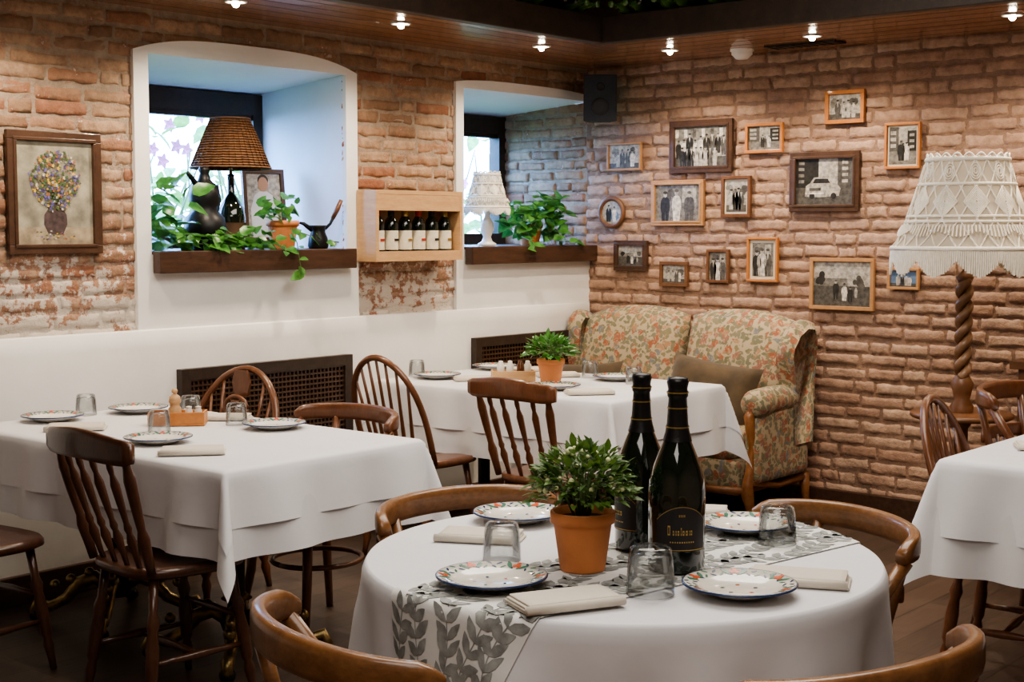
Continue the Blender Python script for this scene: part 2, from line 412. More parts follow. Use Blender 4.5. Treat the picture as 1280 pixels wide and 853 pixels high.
def surround(x0,x1,z0,xi0,xi1,zi0,zi1,zside,zpeak,name,ex=3.4):
    mb=MB(); t=-.024; n=24
    outer=[(x0+(x1-x0)*(.5-.5*math.cos(math.pi*i/n)), zside+(zpeak-zside)*(1-abs(math.cos(math.pi*i/n))**ex)) for i in range(n+1)]
    def fr(poly): mb.add([(x,t,z) for x,z in poly],[tuple(range(len(poly)))],PLASTER,False)
    fr([(x0,z0),(xi0,z0),(xi0,zside),(x0,zside)])
    if x1>xi1: fr([(xi1,z0),(x1,z0),(x1,zside),(xi1,zside)])
    fr([(xi0,z0),(xi1,z0),(xi1,zi0),(xi0,zi0)])
    fr([(xi0,zside),(xi0,zi1),(xi1,zi1),(xi1,zside)]+([(x1,zside)] if x1>xi1 else [])+outer[::-1][1:-1]+[(x0,zside)])
    m_=len(outer)
    mb.add([(x,t,z) for x,z in outer]+[(x,0,z) for x,z in outer],[(i,i+1,i+1+m_,i+m_) for i in range(n)],PLASTER,False)
    quad(mb,[(x0,t,z0),(x0,0,z0),(x0,0,zside),(x0,t,zside)],PLASTER)
    if x1>xi1:
        quad(mb,[(x1,t,z0),(x1,0,z0),(x1,0,zside),(x1,t,zside)],PLASTER)
        quad(mb,[(xi1,t,zi0),(xi1,0,zi0),(xi1,0,zi1),(xi1,t,zi1)],PLASTER)
    quad(mb,[(xi0,t,zi0),(xi0,0,zi0),(xi0,0,zi1),(xi0,t,zi1)],PLASTER)
    quad(mb,[(xi0,t,zi1),(xi1,t,zi1),(xi1,0,zi1),(xi0,0,zi1)],PLASTER)
    put(mb,name)
surround(-3.175,-1.885,1.0,-3.10,-1.96,1.385,2.24,2.25,2.32,'trim_1')
surround(-1.17,0.0,1.0,-1.11,0.0,1.385,2.24,2.27,2.295,'trim_2')
mb=MB(); mb.rbox(((XM)/2,-.02,.53),(-XM-.02,.05,1.07),.02,PLASTER,9); put(mb,'trim_wainscot')
mb=MB(); mb.box(XM,0,-.065,-.04,0,.12,SILLW); put(mb,'baseboard_left',bevel=.006)
mb=MB(); mb.box(-.035,0,YM,-.07,0,.13,SILLW); put(mb,'baseboard_right',bevel=.006)
for k,(x0,x1) in enumerate(((-3.10,-1.962),(-1.108,-.015))):
    mb=MB(); mb.box(x0+.001,x1,-.03,.62,1.386,1.40,SILLW); mb.box(x0,x1+.01,-.085,-.03,1.305,1.40,SILLW); put(mb,'window_sill',bevel=.004)
for k,(x0,x1) in enumerate(((-3.10,-1.93),(-1.11,-.0))):
    mb=MB(); z0,z1=1.40,2.18; t=.065; y0,y1=.63,.71
    mb.box(x0,x1,y0,y1,z1-t*1.6,z1,BEAM); mb.box(x0,x1,y0,y1,z0,z0+t,BEAM)
    mx_=x0+.36
    for xa in (x0,mx_,x1-t): mb.box(xa,xa+t,y0,y1,z0+t,z1-t*1.6,BEAM)
    for xa,xb in ((x0+t,mx_),(mx_+t,x1-t)):
        mb.box(xa,xb,y0+.015,y1-.015,z1-t*2.0,z1-t*1.6,BEAM)
    quad(mb,[(x0,.67,z0),(x1,.67,z0),(x1,.67,z1),(x0,.67,z1)],WGLASS)
    put(mb,'window_%d'%(k+1))
mb=MB(); mb.box(-9,6,.76,9,1.0,1.15,SOIL); put(mb,'garden_ground')
for nm,xa,xb,n in (('garden_shrub',-2.9,-1.0,760),('garden_shrub',-.9,1.4,480)):
    mb=MB()
    for i in range(26):
        x=ru(xa,xb); y=ru(1.1,1.9); mb.tube([(x,y,1.15),(x+ru(-.1,.1),y,1.5),(x+ru(-.2,.2),y+ru(-.1,.1),ru(1.8,2.1))],[.012,.008,.004],STEM,6)
    for i in range(n):
        x=ru(xa,xb); y=ru(.95,2.1); z=1.15+abs(random.gauss(0,.44))
        L=ru(.07,.16); mb.leaf((x,y,z),(ru(-1,1),ru(-1,.4),ru(-.5,.8)),(ru(-.3,.3),ru(-.6,.2),1),L,L*.6,LEAF3)
    for i in range(26):
        x=ru(xa,xb); z=ru(1.8,2.15); y=ru(1,1.5)
        for q in range(5):
            a=q*1.257; mb.leaf((x,y,z),(math.cos(a),-.4,math.sin(a)),(0,-1,.1),.045,.032,PINKF)
    put(mb,nm)

for x0,x1,z0,z1 in ((-3.0,-1.985,.47,.885),(-1.08,-.16,.5,.91)):
    mb=MB(); y=-.048
    mb.box(x0+.01,x1-.01,y-.010,y,z0+.01,z1-.01,M('grille_back',(.05,.028,.018),.6))
    t=.05
    mb.box(x0,x1,y-.035,y+.002,z1-t,z1,BEAM);mb.box(x0,x1,y-.035,y+.002,z0,z0+t,BEAM);mb.box(x0,x0+t,y-.035,y+.002,z0+t,z1-t,BEAM);mb.box(x1-t,x1,y-.035,y+.002,z0+t,z1-t,BEAM)
    step=.024; H=z1-z0-2*t; W=x1-x0-2*t
    for i in range(1,int(W/step)+1):
        xx=x0+t+i*step; mb.box(xx-.004,xx+.004,y-.022,y-.011,z0+t,z1-t,DARKW)
    for j in range(1,int(H/step)+1):
        zz=z0+t+j*step; mb.box(x0+t,x1-t,y-.026,y-.014,zz-.004,zz+.004,DARKW)
    put(mb,'radiator_grille')

# ------------------------------------------------------------ chairs (face +x, origin on floor under seat centre)
LEGP=[(0,.011),(.12,.014),(.2,.019),(.26,.013),(.3,.02),(.5,.022),(.62,.016),(.68,.022),(.75,.014),(1,.016)]
SPP=[(0,.008),(.14,.010),(.26,.016),(.33,.009),(.37,.013),(.42,.009),(.6,.013),(.74,.015),(.82,.008),(.88,.011),(1,.007)]
def seatpoly(a,b,e=3.2,n=28):
    P=[]
    for k in range(n):
        g=2*math.pi*k/n; cx=math.copysign(abs(math.cos(g))**(2/e),math.cos(g)); cy=math.copysign(abs(math.sin(g))**(2/e),math.sin(g))
        P.append((a*cx,b*cy*(1+.07*cx)))
    return P
def seat(mb,mat,a=.205,b=.205):
    P=seatpoly(a,b); n=len(P); rings=[(.90,.425),(1,.435),(1.0,.452),(.96,.462),(.7,.456),(.3,.452)]
    vs=[(x*s,y*s,z) for s,z in rings for x,y in P]; fs=[]
    for r in range(len(rings)-1):
        for k in range(n): fs.append((r*n+k,r*n+(k+1)%n,(r+1)*n+(k+1)%n,(r+1)*n+k))
    fs.append(tuple(range(n))[::-1]); fs.append(tuple((len(rings)-1)*n+k for k in range(n)))
    mb.add(vs,fs,mat,True)
def legs(mb,mat,sp=.05):
    L={}
    for sx in(-1,1):
        for sy in(-1,1):
            top=(sx*.14,sy*.14,.43); bot=(sx*(.14+sp),sy*(.14+sp),0)
            mb.turned(bot,top,LEGP,mat,10); L[(sx,sy)]=(Vector(bot),Vector(top))
    def at(k,z): b,t=L[k]; return b.lerp(t,z/.43)
    SP=[(0,.008),(.3,.011),(.5,.015),(.7,.011),(1,.008)]
    for sy in(-1,1): mb.turned(at((-1,sy),.17),at((1,sy),.17),SP,mat,8)
    a=at((-1,-1),.17).lerp(at((1,-1),.17),.5); b=at((-1,1),.17).lerp(at((1,1),.17),.5); mb.turned(a,b,SP,mat,8)
    mb.turned(at((1,-1),.26),at((1,1),.26),SP,mat,8)
def chair_spindle(mat):
    mb=MB(); seat(mb,mat); legs(mb,mat)
    def bk(t,y):
        return Vector((-.165-.10*t - .03*(1-(y/.21)**2)*t, y*(.86+.14*t), .45+.38*t))
    for y in (-.2,.2): mb.turned(bk(0,y),bk(1,y),[(0,.014),(.15,.016),(.3,.02),(.38,.013),(.6,.017),(.8,.019),(.9,.013),(1,.013)],mat,10)
    for i in range(4):
        y=-.125+.0833*i; mb.turned(bk(0,y),bk(1,y),SPP,mat,8)
    n=16; pts=[];hs=[]
    for i in range(n+1):
        u=-1+2*i/n; y=.245*u; h=.075+.018*math.cos(u*math.pi/2); 
        pts.append((-.268-.035*(1-u*u),y,.845+.006*math.cos(u*math.pi))); hs.append(h*(1 if abs(u)<.9 else .8))
    mb.ribbon(pts,hs,.024,mat)
    return mb.mesh('spindle_chair')
def chair_bow(mat,wheel=False):
    mb=MB(); seat(mb,mat,.21,.215); legs(mb,mat)
    pts=[]; n=26
    def bow(a):
        y=-.205*math.cos(a); s=math.sin(a); z=.45+.48*abs(s)**.75; x=-.15-.13*(z-.45)/.48-.03*abs(s); y*=1.0+.10*math.sin(2*min(a,math.pi-a)); return Vector((x,y,z))
    for i in range(n+1): pts.append(bow(math.pi*i/n))
    mb.tube(pts,.0145,mat,10)
    N_=7
    for i in range(N_):
        u=-1+2*(i+1)/(N_+1)
        yt=u*.205; a=min((abs(bow(math.pi*k/200).y-yt),k) for k in range(20,181))[1]
        top=bow(math.pi*a/200); b=Vector((-.165-.03*(1-u*u),u*.15,.45))
        if wheel and i in(2,3,4):
            continue
        mb.turned(b,top,[(0,.008),(.3,.0095),(.6,.0075),(1,.006)],mat,8)
    if wheel:
        c=Vector((-.235,0,.76))
        for r in(.055,.03):
            mb.tube([(c.x,c.y+r*math.cos(2*math.pi*k/20),c.z+r*math.sin(2*math.pi*k/20)) for k in range(21)],.009,mat,8)
        for k in range(6):
            g=math.pi*k/3; mb.tube([c,(c.x,c.y+.055*math.cos(g),c.z+.055*math.sin(g))],.006,mat,6)
        mb.prism([(-.045,.45),(.045,.45),(.02,.56),(.04,.71),(-.04,.71),(-.02,.56)],0,-.215,-.203,mat)
        mb.prism([(-.03,.81),(.03,.81),(.045,.87),(.03,.925),(-.03,.925),(-.045,.87)],0,-.28,-.268,mat)
    return mb.mesh('bow_chair')
def chair_bent(mat,zt=.80):
    mb=MB(); seat(mb,mat,.215,.22)
    for sx in(-1,1):
        for sy in(-1,1):
            mb.tube([(sx*.215,sy*.2,0),(sx*.18,sy*.17,.22),(sx*.165,sy*.16,.44)],[.014,.018,.02],mat,10)
    mb.tube([(.17*math.cos(2*math.pi*k/24),.165*math.sin(2*math.pi*k/24),.26) for k in range(25)],.010,mat,8)
    n=30
    def rail(u,z,k=1.0):
        a=u*RAD(80); return Vector((-.06-.205*math.cos(a)**.8*k,.28*math.sin(a)*k,z))
    pts=[];hs=[]
    for i in range(n+1):
        u=-1+2*i/n; e=max(0,abs(u)-.9)/.1
        pts.append(rail(u,zt-.03+.010*math.cos(u*math.pi/2)-.008*e)); hs.append(.064-.012*u*u-.022*e)
    mb.ribbon(pts,hs,.03,mat)
    for sy in(-1,1):
        mb.tube([rail(sy*.93,zt-.05),(-.05,sy*.255,.64),(-.09,sy*.20,.46)],[.017,.015,.014],mat,10)
        mb.tube([rail(sy*.45,zt-.04),(-.2,sy*.15,.62),(-.165,sy*.125,.45)],[.014,.014,.014],mat,10)
    pts=[];hs=[]
    for i in range(n+1):
        u=-.46+.92*i/n; pts.append(rail(u,.64,.93)); hs.append(.045)
    mb.ribbon(pts,hs,.018,mat)
    for yy in(-.06,0,.06):
        mb.turned((-.19,yy,.45),(-.245,yy,.63),[(0,.008),(.5,.011),(1,.008)],mat,8)
    return mb.mesh('bent_chair')
CH_SD=chair_spindle(CHAIRW); CH_SDD=chair_spindle(CHAIRD)
CH_BW=chair_bow(CHAIRW); CH_BD=chair_bow(CHAIRD); CH_WH=chair_bow(CHAIRW,True)
CH_O=chair_bent(CHAIRO); CH_OD=chair_bent(CHAIRW)
put(CH_SDD,'dining_chair',(-4.06,-1.42,0),RAD(-4))
put(CH_BD,'dining_chair',(-4.36,-.72,0),RAD(5))
put(CH_WH,'dining_chair',(-3.16,-.40,0),RAD(190),sc_=(1,1.1,.965))
put(CH_OD,'dining_chair',(-3.22,-1.19,0),RAD(176),sc_=(1,1,1.01))
put(CH_SD,'dining_chair',(-2.02,-1.37,0),RAD(-3),sc_=(1,1,.985))
put(CH_BW,'dining_chair',(-2.08,-.64,0),RAD(3))
put(CH_BW,'dining_chair',(-2.06,-3.40,0),RAD(-84),sc_=(1,1,.98))
put(CH_OD,'dining_chair',(-1.42,-3.30,0),RAD(-95),sc_=(1,1,1.12))
put(CH_O,'dining_chair',(-4.10,-2.86,0),RAD(-100))
put(CH_O,'dining_chair',(-3.81,-3.50,0),RAD(157))
put(CH_O,'dining_chair',(-5.02,-3.465,0),RAD(-17),sc_=(1,1,1.045))
put(CH_O,'dining_chair',(-4.68,-4.01,0),RAD(76),sc_=(1,1,1.035))

# ------------------------------------------------------------ tables
def Frect(hx,hy,top,off,ph):
    def F(px,py):
        dx=max(abs(px)-hx,0); dy=max(abs(py)-hy,0); s=math.hypot(dx,dy)
        cx=max(-hx,min(hx,px)); cy=max(-hy,min(hy,py))
        if s==0: return (px,py,top+off)
        ux=math.copysign(dx/s,px); uy=math.copysign(dy/s,py)
        s2=math.sin(2*math.atan2(dy,dx))**2
        t=cx*1.0+cy*1.3
        w=.08+.06*math.sin(t*11+ph)+.045*math.sin(t*23+2*ph)
        w=w*(1-s2)+s2*(.33)
        e=min(1,s/.05)
        o=off+s*w*e+.012*min(1,s/.02)
        z=top+off-max(0,s-.004)*math.sqrt(max(0,1-w*w))
        return (cx+ux*o-uy*s2*.05*s*math.copysign(1,px*py),cy+uy*o+ux*s2*.05*s*math.copysign(1,px*py),z)
    return F
def clothrect(mb,F,hx,hy,d,mat):
    def ax(h):
        L=[-h-d+d*i/12 for i in range(12)]; L[-1:]=[L[-1],-h-.01]
        n=40; L+=[-h+2*h*i/n for i in range(n+1)]
        L+=[h+.01]+[h+d*(i+1)/12 for i in range(12)]; return sorted(set(L))
    X=ax(hx);Y=ax(hy); m=len(Y)
    mb.add([F(x,y) for x in X for y in Y],[(i*m+j,(i+1)*m+j,(i+1)*m+j+1,i*m+j+1) for i in range(len(X)-1) for j in range(m-1)],mat,True)
def pedestal(mb,x,y,ornate=False,top=.74):
    mb.lathe([(.001,0.10),(.05,.10),(.06,.13),(.035,.17),(.03,.2),(.03,.62),(.04,.66),(.10,.69),(.10,.73)],BLACKM,(x,y,0),20)
    mt=BRASS if ornate else BLACKM
    for k in range(4):
        g=math.pi/4+k*math.pi/2; c,s=math.cos(g),math.sin(g)
        R_=[(.03,.13),(.08,.17),(.14,.15),(.19,.09),(.25,.06),(.30,.075),(.315,.045),(.30,.02),(.28,.03)]
        mb.tube([(x+c*r,y+s*r,z) for r,z in R_],[.022,.028,.026,.022,.02,.022,.02,.018,.012],BLACKM if not ornate else mt,10)
        mb.sphere((x+c*.30,y+s*.30,.028),.028,BLACKM,10)
        if ornate:
            for q in (.10,.17,.23): mb.sphere((x+c*q,y+s*q,.17-.35*(q-.10)+.02),.02,BRASS,8)
            mb.lathe([(.03,.0),(.055,.01),(.03,.03)],BRASS,(x,y,.2),14)
def recttable(cx,cy,hx,hy,layers,peds,ornate=False):
    mb=MB(); mb.rbox((0,0,.742),(2*hx-.004,2*hy-.004,.03),.01,CHAIRW,5)
    for x,y in peds: pedestal(mb,x,y,ornate)
    put(mb,'dining_table',(cx,cy,0))
    mb=MB()
    for i,(d,mat,off) in enumerate(layers):
        clothrect(mb,Frect(hx,hy,.758,off,cx*3+i*.4),hx,hy,d,mat)
    put(mb,'tablecloth',(cx,cy,0))
recttable(-3.64,-.96,.425,.76,[(.28,CLOTH2,0.001),(.185,CLOTH,.006)],[(-.02,-.30),(-.02,.42)],True)
recttable(-1.48,-.89,.44,.70,[(.31,CLOTH2,0.001),(.20,CLOTH,.006)],[(0,-.35),(0,.4)])
recttable(-1.82,-3.80,.61,.51,[(.37,CLOTH2,0.001),(.25,CLOTH,.006)],[(0,0)])
TC=(-4.18,-3.29); TR=.575
mb=MB(); mb.lathe([(.001,.725),(TR-.01,.725),(TR-.002,.735),(TR-.002,.75),(TR-.01,.757),(.001,.757)],CHAIRW,seg=64); pedestal(mb,0,0); put(mb,'round_table',(TC[0],TC[1],0))
def Fr(off):
    def F(px,py):
        r=math.hypot(px,py)
        if r<=TR: return (px,py,.759+off)
        s=r-TR; a=math.atan2(py,px); ux,uy=px/r,py/r
        w=.02+.075*math.sin(6*a+.6)+.05*math.sin(11*a+1.7)+.035*math.sin(19*a)
        e=min(1,s/.12); w2=w*e+.02
        o=TR+.012*min(1,s/.02)+off+s*w2
        return (ux*o,uy*o,.759+off-max(0,s-.004)*math.sqrt(max(0,1-w2*w2)))
    return F
mb=MB(); F=Fr(0); rs=[.0001,.15,.3,.42,.52,.555,.568,.575,.579,.587,.60]+[.62+.02*i for i in range(20)]; sg=192
vs=[];fs=[]
for r in rs:
    for k in range(sg):
        a=2*math.pi*k/sg; vs.append(F(r*math.cos(a),r*math.sin(a)))
for i in range(len(rs)-1):
    for k in range(sg): fs.append((i*sg+k,(i+1)*sg+k,(i+1)*sg+(k+1)%sg,i*sg+(k+1)%sg))
mb.add(vs,fs,CLOTH,True); put(mb,'tablecloth',(TC[0],TC[1],0))
ang=RAD(-9); ca,sa=math.cos(ang),math.sin(ang); W2=.185
def RP(t,w,off):
    px=t*ca-w*sa; py=t*sa+w*ca-.10; return Fr(off)(px,py)
mb=MB(); NT=150; NW=18; T0,T1_=-.98,.84
vs=[RP(T0+(T1_-T0)*i/NT,-W2+2*W2*j/NW,.0035) for i in range(NT+1) for j in range(NW+1)]
mb.add(vs,[(i*(NW+1)+j,(i+1)*(NW+1)+j,(i+1)*(NW+1)+j+1,i*(NW+1)+j+1) for i in range(NT) for j in range(NW)],RUNN,True)
def rleaf(t,w,a,L,Wd):
    pts=[(0,0),(.25,.42),(.55,.5),(.85,.22),(1,0),(.85,-.22),(.55,-.5),(.25,-.42)]
    mid=[(.25,0),(.55,0),(.85,0)]
    V=[]
    for u,v in pts+mid:
        tt=t+math.cos(a)*L*u-math.sin(a)*Wd*v; ww=w+math.sin(a)*L*u+math.cos(a)*Wd*v
        ww=max(-W2+.002,min(W2-.002,ww)); V.append(RP(tt,ww,.0047))
    mb.add(V,[(0,8,1),(8,9,2,1),(9,10,3,2),(10,4,3),(0,7,8),(8,7,6,9),(9,6,5,10),(10,5,4)],RLEAF,True)
for row in range(5):
    w0=-W2+.04+row*.0725
    t=T0+.02+rnd()*.04
    while t<T1_-.05:
        ww=w0+.018*math.sin(t*17+row*2)
        a0=.5*math.cos(t*17+row*2)*.6
        for sgn in (1,-1):
            rleaf(t,ww,a0+sgn*ru(.5,1.0),ru(.042,.060),ru(.018,.026))
        q=[(t,ww-.0012),(t+.034,w0+.018*math.sin((t+.034)*17+row*2)-.0012)]
        V=[RP(q[0][0],q[0][1],.0046),RP(q[1][0],q[1][1],.0046),RP(q[1][0],q[1][1]+.0026,.0046),RP(q[0][0],q[0][1]+.0026,.0046)]
        mb.add(V,[(0,1,2,3)],RLEAF,False)
        t+=.034
put(mb,'table_runner',(TC[0],TC[1],0))

# ------------------------------------------------------------ tableware
def platemesh():
    mb=MB(); R_=.116
    mb.lathe([(.001,.004),(.06,.0),(.066,.002),(.075,.007),(R_-.004,.019),(R_,.021),(R_-.002,.0235),(.08,.014),(.072,.009),(.03,.0065),(.001,.006)],CERAM,seg=56)
    mb.lathe([(R_-.003,.0238),(R_+.0008,.0222),(R_+.0005,.0195)],BLUEP,seg=56)
    def rimp(r,a):
        z=.014+(r-.08)/(R_-.002-.08)*.0095+.0006; return (r*math.cos(a),r*math.sin(a),z)
    def blob(r,a,L,Wd,th,mat,dz=0):
        V=[]
        for k in range(8):
            g=2*math.pi*k/8; x=L*math.cos(g); y=Wd*math.sin(g)
            xx=x*math.cos(th)-y*math.sin(th); yy=x*math.sin(th)+y*math.cos(th)
            p=rimp(min(.1125,max(.0805,r+xx)),a+yy/r); V.append((p[0],p[1],p[2]+dz))
        mb.add(V,[tuple(range(8))],mat,False)
    n=30
    for k in range(n):
        a=2*math.pi*k/n
        blob(.104+.003*(k%2),a,.0075,.0028,.9 if k%2 else -.9,BLUEP if k%3 else GRNP)
        blob(.090,a+.1,.0075,.0028,-.8 if k%2 else .8,GRNP if k%2 else BLUEP,.0001)
    for k in range(6):
        a=2*math.pi*k/6+.2
        for q in range(3): blob(.099+.006*math.cos(q*2.1),a+.06*math.sin(q*2.1),.006,.0055,0,REDP,.0005)
        for q in(-1,1): blob(.097,a+q*.18,.012,.005,.6*q,GRNP,.0003)
    for k in range(5):
        a=2*math.pi*k/5; r=.035; V=[(r*math.cos(a)+.005*math.cos(g),r*math.sin(a)+.0035*math.sin(g),.0080) for g in [2*math.pi*j/8 for j in range(8)]]
        mb.add(V,[tuple(range(8))],(BLUEP,REDP,GRNP)[k%3],False)
    return mb.mesh('plate')
PL=platemesh(); ZT=.766
def plate(x,y,z=ZT): put(PL,'dinner_plate',(x,y,z),ru(0,6))
def glassmesh():
    mb=MB()
    mb.lathe([(.041,.0),(.0405,.025),(.038,.06),(.035,.077),(.030,.081),(.001,.081)],GLASS,seg=28)
    mb.lathe([(.0385,.0),(.038,.025),(.0355,.058),(.032,.067),(.001,.069)],GLASS,seg=28)
    mb.lathe([(.0385,0),(.041,0)],GLASS,seg=28)
    return mb.mesh('tumbler')
GL=glassmesh()
def glass(x,y,z=ZT,s=1): put(GL,'drinking_glass',(x,y,z+.0005),0,sc_=s)
def napmesh():
    mb=MB()
    for i in range(4):
        mb.rbox((ru(-.003,.003),ru(-.002,.002),.003+.0047*i),(.212-.005*i,.112-.004*i,.0056),.0028,NAPK,8,puff=.0006)
    mb.tube([(-.105,-.054,.0098),(0,-.0545,.0098),(.105,-.054,.0098)],.0092,NAPK,10)
    return mb.mesh('napkin')
NP=napmesh()
def nap(x,y,a,z=ZT,s=1): put(NP,'folded_napkin',(x,y,z),RAD(a),sc_=(s,s,1))
for x,y in ((-4.595,-3.26),(-4.32,-3.685),(-3.79,-3.38),(-4.05,-2.875)): plate(x,y,.7645)
glass(-4.40,-3.12,.760,1.05); glass(-4.44,-3.55,.763,1.2); glass(-3.865,-3.51,.763,1.1)
nap(-4.62,-3.47,-26,.7645); nap(-4.145,-3.72,-66,.760); nap(-4.27,-2.94,-62,.760,.95); nap(-3.68,-3.17,-60,.760,.75)
ZT=.766
for x,y in ((-3.78,-.32),(-3.86,-1.10),(-3.37,-1.13),(-3.42,-.36)): plate(x,y)
glass(-3.60,-.27); glass(-3.71,-.90);glass(-3.40,-.95); glass(-3.36,-.62)
nap(-3.86,-.60,-40); nap(-3.93,-1.38,-40); nap(-3.33,-.80,-50,s=.9)
for x,y in ((-1.70,-.38),(-1.20,-1.10),(-1.70,-1.12),(-1.18,-.30)): plate(x,y)
glass(-1.70,-.24); glass(-1.19,-.93,s=1.0); glass(-1.28,-1.26)
nap(-1.75,-1.35,-40); nap(-1.26,-.78,-40); nap(-1.66,-.58,-40,s=.9); nap(-1.14,-.50,-40,s=.9)
plate(-1.80,-3.45); nap(-2.03,-3.48,-60)

def champagne(h=.405,r=.06):
    mb=MB(); s=h/.405; k=r/.06
    body=[(.001,.004),(.045,.0),(.057,.004),(.060,.012),(.060,.165),(.058,.19),(.050,.22),(.038,.25),(.028,.275),(.0225,.295)]
    mb.lathe([(a*k,z*s) for a,z in body],BGLASS,seg=36)
    foil=[(.030,.272),(.0245,.292),(.0215,.31),(.0195,.345),(.0185,.362),(.021,.366),(.0215,.374),(.0195,.380),(.0205,.386),(.0225,.395),(.020,.404),(.001,.406)]
    mb.lathe([(a*k+.0006,z*s) for a,z in foil],BLACKG,seg=30)
    for z in(.300,.340,.372): 
        rr={.300:.0238,.340:.0205,.372:.0224}[z]; mb.lathe([(rr*k+.0008,z*s),(rr*k+.001,z*s+.003)],GOLD,seg=30)
    n=14
    def patch(a0,a1,z0,z1,rr,mat,wav=0):
        V=[];
        for i in range(n+1):
            a=a0+(a1-a0)*i/n
            wv=wav*(1-(a/.95)**2)
            V+=[(rr*math.cos(a),rr*math.sin(a),z0+(wv if mat is GOLD else 0)),(rr*math.cos(a),rr*math.sin(a),z1+wv)]
        mb.add(V,[(2*i,2*i+2,2*i+3,2*i+1) for i in range(n)],mat,True)
    rr=.0605*k
    patch(-.95,.95,.05,.115,rr,LABELB,.03)
    patch(-.95,.95,.052,.0535,rr+.0005,GOLD); patch(-.93,.93,.112,.1135,rr+.0005,GOLD,.03)
    x=-.50
    for w_,z1 in ((.13,.104),(.07,.094),(.05,.094),(.08,.094),(.05,.100),(.08,.094),(.09,.094),(.04,.094),(.08,.094)):
        patch(x,x+w_*.7,.084,z1,rr+.0006,GOLD); patch(x+w_*.15,x+w_*.5,.087,z1-.003,rr+.0009,LABELB); x+=w_*1.35
    for i in range(11):
        a=-.42+i*.08; patch(a,a+.04,.068,.071,rr+.0006,GOLD)
    for i in range(4):
        a=-.12+i*.06; patch(a,a+.03,.122,.127,rr+.0006,GOLD)
    return mb.mesh('champagne')
CB=champagne()
put(CB,'champagne_bottle',(-4.235,-3.475,.7645),RAD(225),sc_=1.03)
put(CB,'champagne_bottle',(-4.12,-3.30,.7645),RAD(150),sc_=1.0)
def pot(mb,r,h,c=(0,0,0)):
    mb.lathe([(.001,.002),(r*.68,.0),(r*.70,.004),(r*.90,h*.78),(r*.91,h*.80),(r,h*.81),(r*1.01,h*.98),(r*.97,h),(r*.9,h*.985),(r*.88,h*.85)],TERRA,c,36)
    mb.lathe([(.001,h*.88),(r*.9,h*.86)],SOIL,c,24)
def bushpot(name,x,y,z,r,h,R_,H_,n,leafL,mat,berries=0):
    mb=MB(); pot(mb,r,h)
    for i in range(22):
        a=ru(0,6.28); q=ru(.2,.8)*R_; mb.tube([(q*.2*math.cos(a),q*.2*math.sin(a),h*.85),(q*.6*math.cos(a),q*.6*math.sin(a),h+H_*.4),(q*math.cos(a),q*math.sin(a),h+H_*ru(.6,.9))],[.003,.002,.0012],STEM,5)
    for i in range(n):
        a=ru(0,6.28); ph=math.acos(ru(-.15,1)); q=ru(.45,1.05)**.6
        p=Vector((R_*q*math.sin(ph)*math.cos(a),R_*q*math.sin(ph)*math.sin(a),h+H_*.28+H_*.72*q*math.cos(ph)))
        d=Vector((math.cos(a)*math.sin(ph)+ru(-.5,.5),math.sin(a)*math.sin(ph)+ru(-.5,.5),math.cos(ph)*.8+ru(-.3,.6)))
        L=leafL*ru(.7,1.2); mb.leaf(p,d,(ru(-.4,.4),ru(-.4,.4),1),L,L*.5,mat)
    for i in range(berries):
        a=ru(0,6.28); ph=math.acos(ru(.1,1)); q=ru(.85,1.02)
        mb.sphere((R_*q*math.sin(ph)*math.cos(a),R_*q*math.sin(ph)*math.sin(a),h+H_*.28+H_*.72*q*math.cos(ph)),ru(.004,.007),BERRY,8)
    put(mb,name,(x,y,z))
bushpot('potted_plant',-4.365,-3.32,.7635,.070,.130,.106,.138,700,.028,LEAF1,55)
bushpot('potted_plant',-1.56,-.98,.766,.066,.12,.10,.10,220,.045,LEAF2,0)

def caddy(x,y,a,mill=True):
    mb=MB(); m_=ORANGEW if mill else LIGHTW
    mb.box(-.104,.104,-.049,.049,0,.008,m_)
    for s_ in(-1,1):
        mb.box(-.104,.104,s_*.045-.004,s_*.045+.004,.008,.05,m_); mb.box(s_*.10-.004,s_*.10+.004,-.041,.041,.008,.05,m_)
    if mill:
        mb.lathe([(.001,.008),(.024,.008),(.024,.06),(.018,.068),(.018,.078),(.023,.085),(.020,.105),(.010,.113),(.004,.116),(.011,.121),(.012,.128),(.007,.134),(.001,.135)],LIGHTW,(-.01,0,0),20)
        for xx in(.04,.075): mb.lathe([(.001,.008),(.014,.008),(.014,.05),(.009,.06),(.012,.065),(.001,.068)],WHITEJ,(xx,0.01,0),14)
    else:
        for xx,m in((-.06,WHITEJ),(-.015,WHITEJ),(.035,BROWNJ),(.07,WHITEJ)): mb.lathe([(.001,.008),(.018,.008),(.018,.075),(.011,.085),(.011,.095),(.001,.097)],m,(xx,0,0),16)
    put(mb,'condiment_caddy',(x,y,.766),RAD(a),bevel=.0015)
caddy(-3.54,-.78,-45); caddy(-1.55,-.74,-45,False)

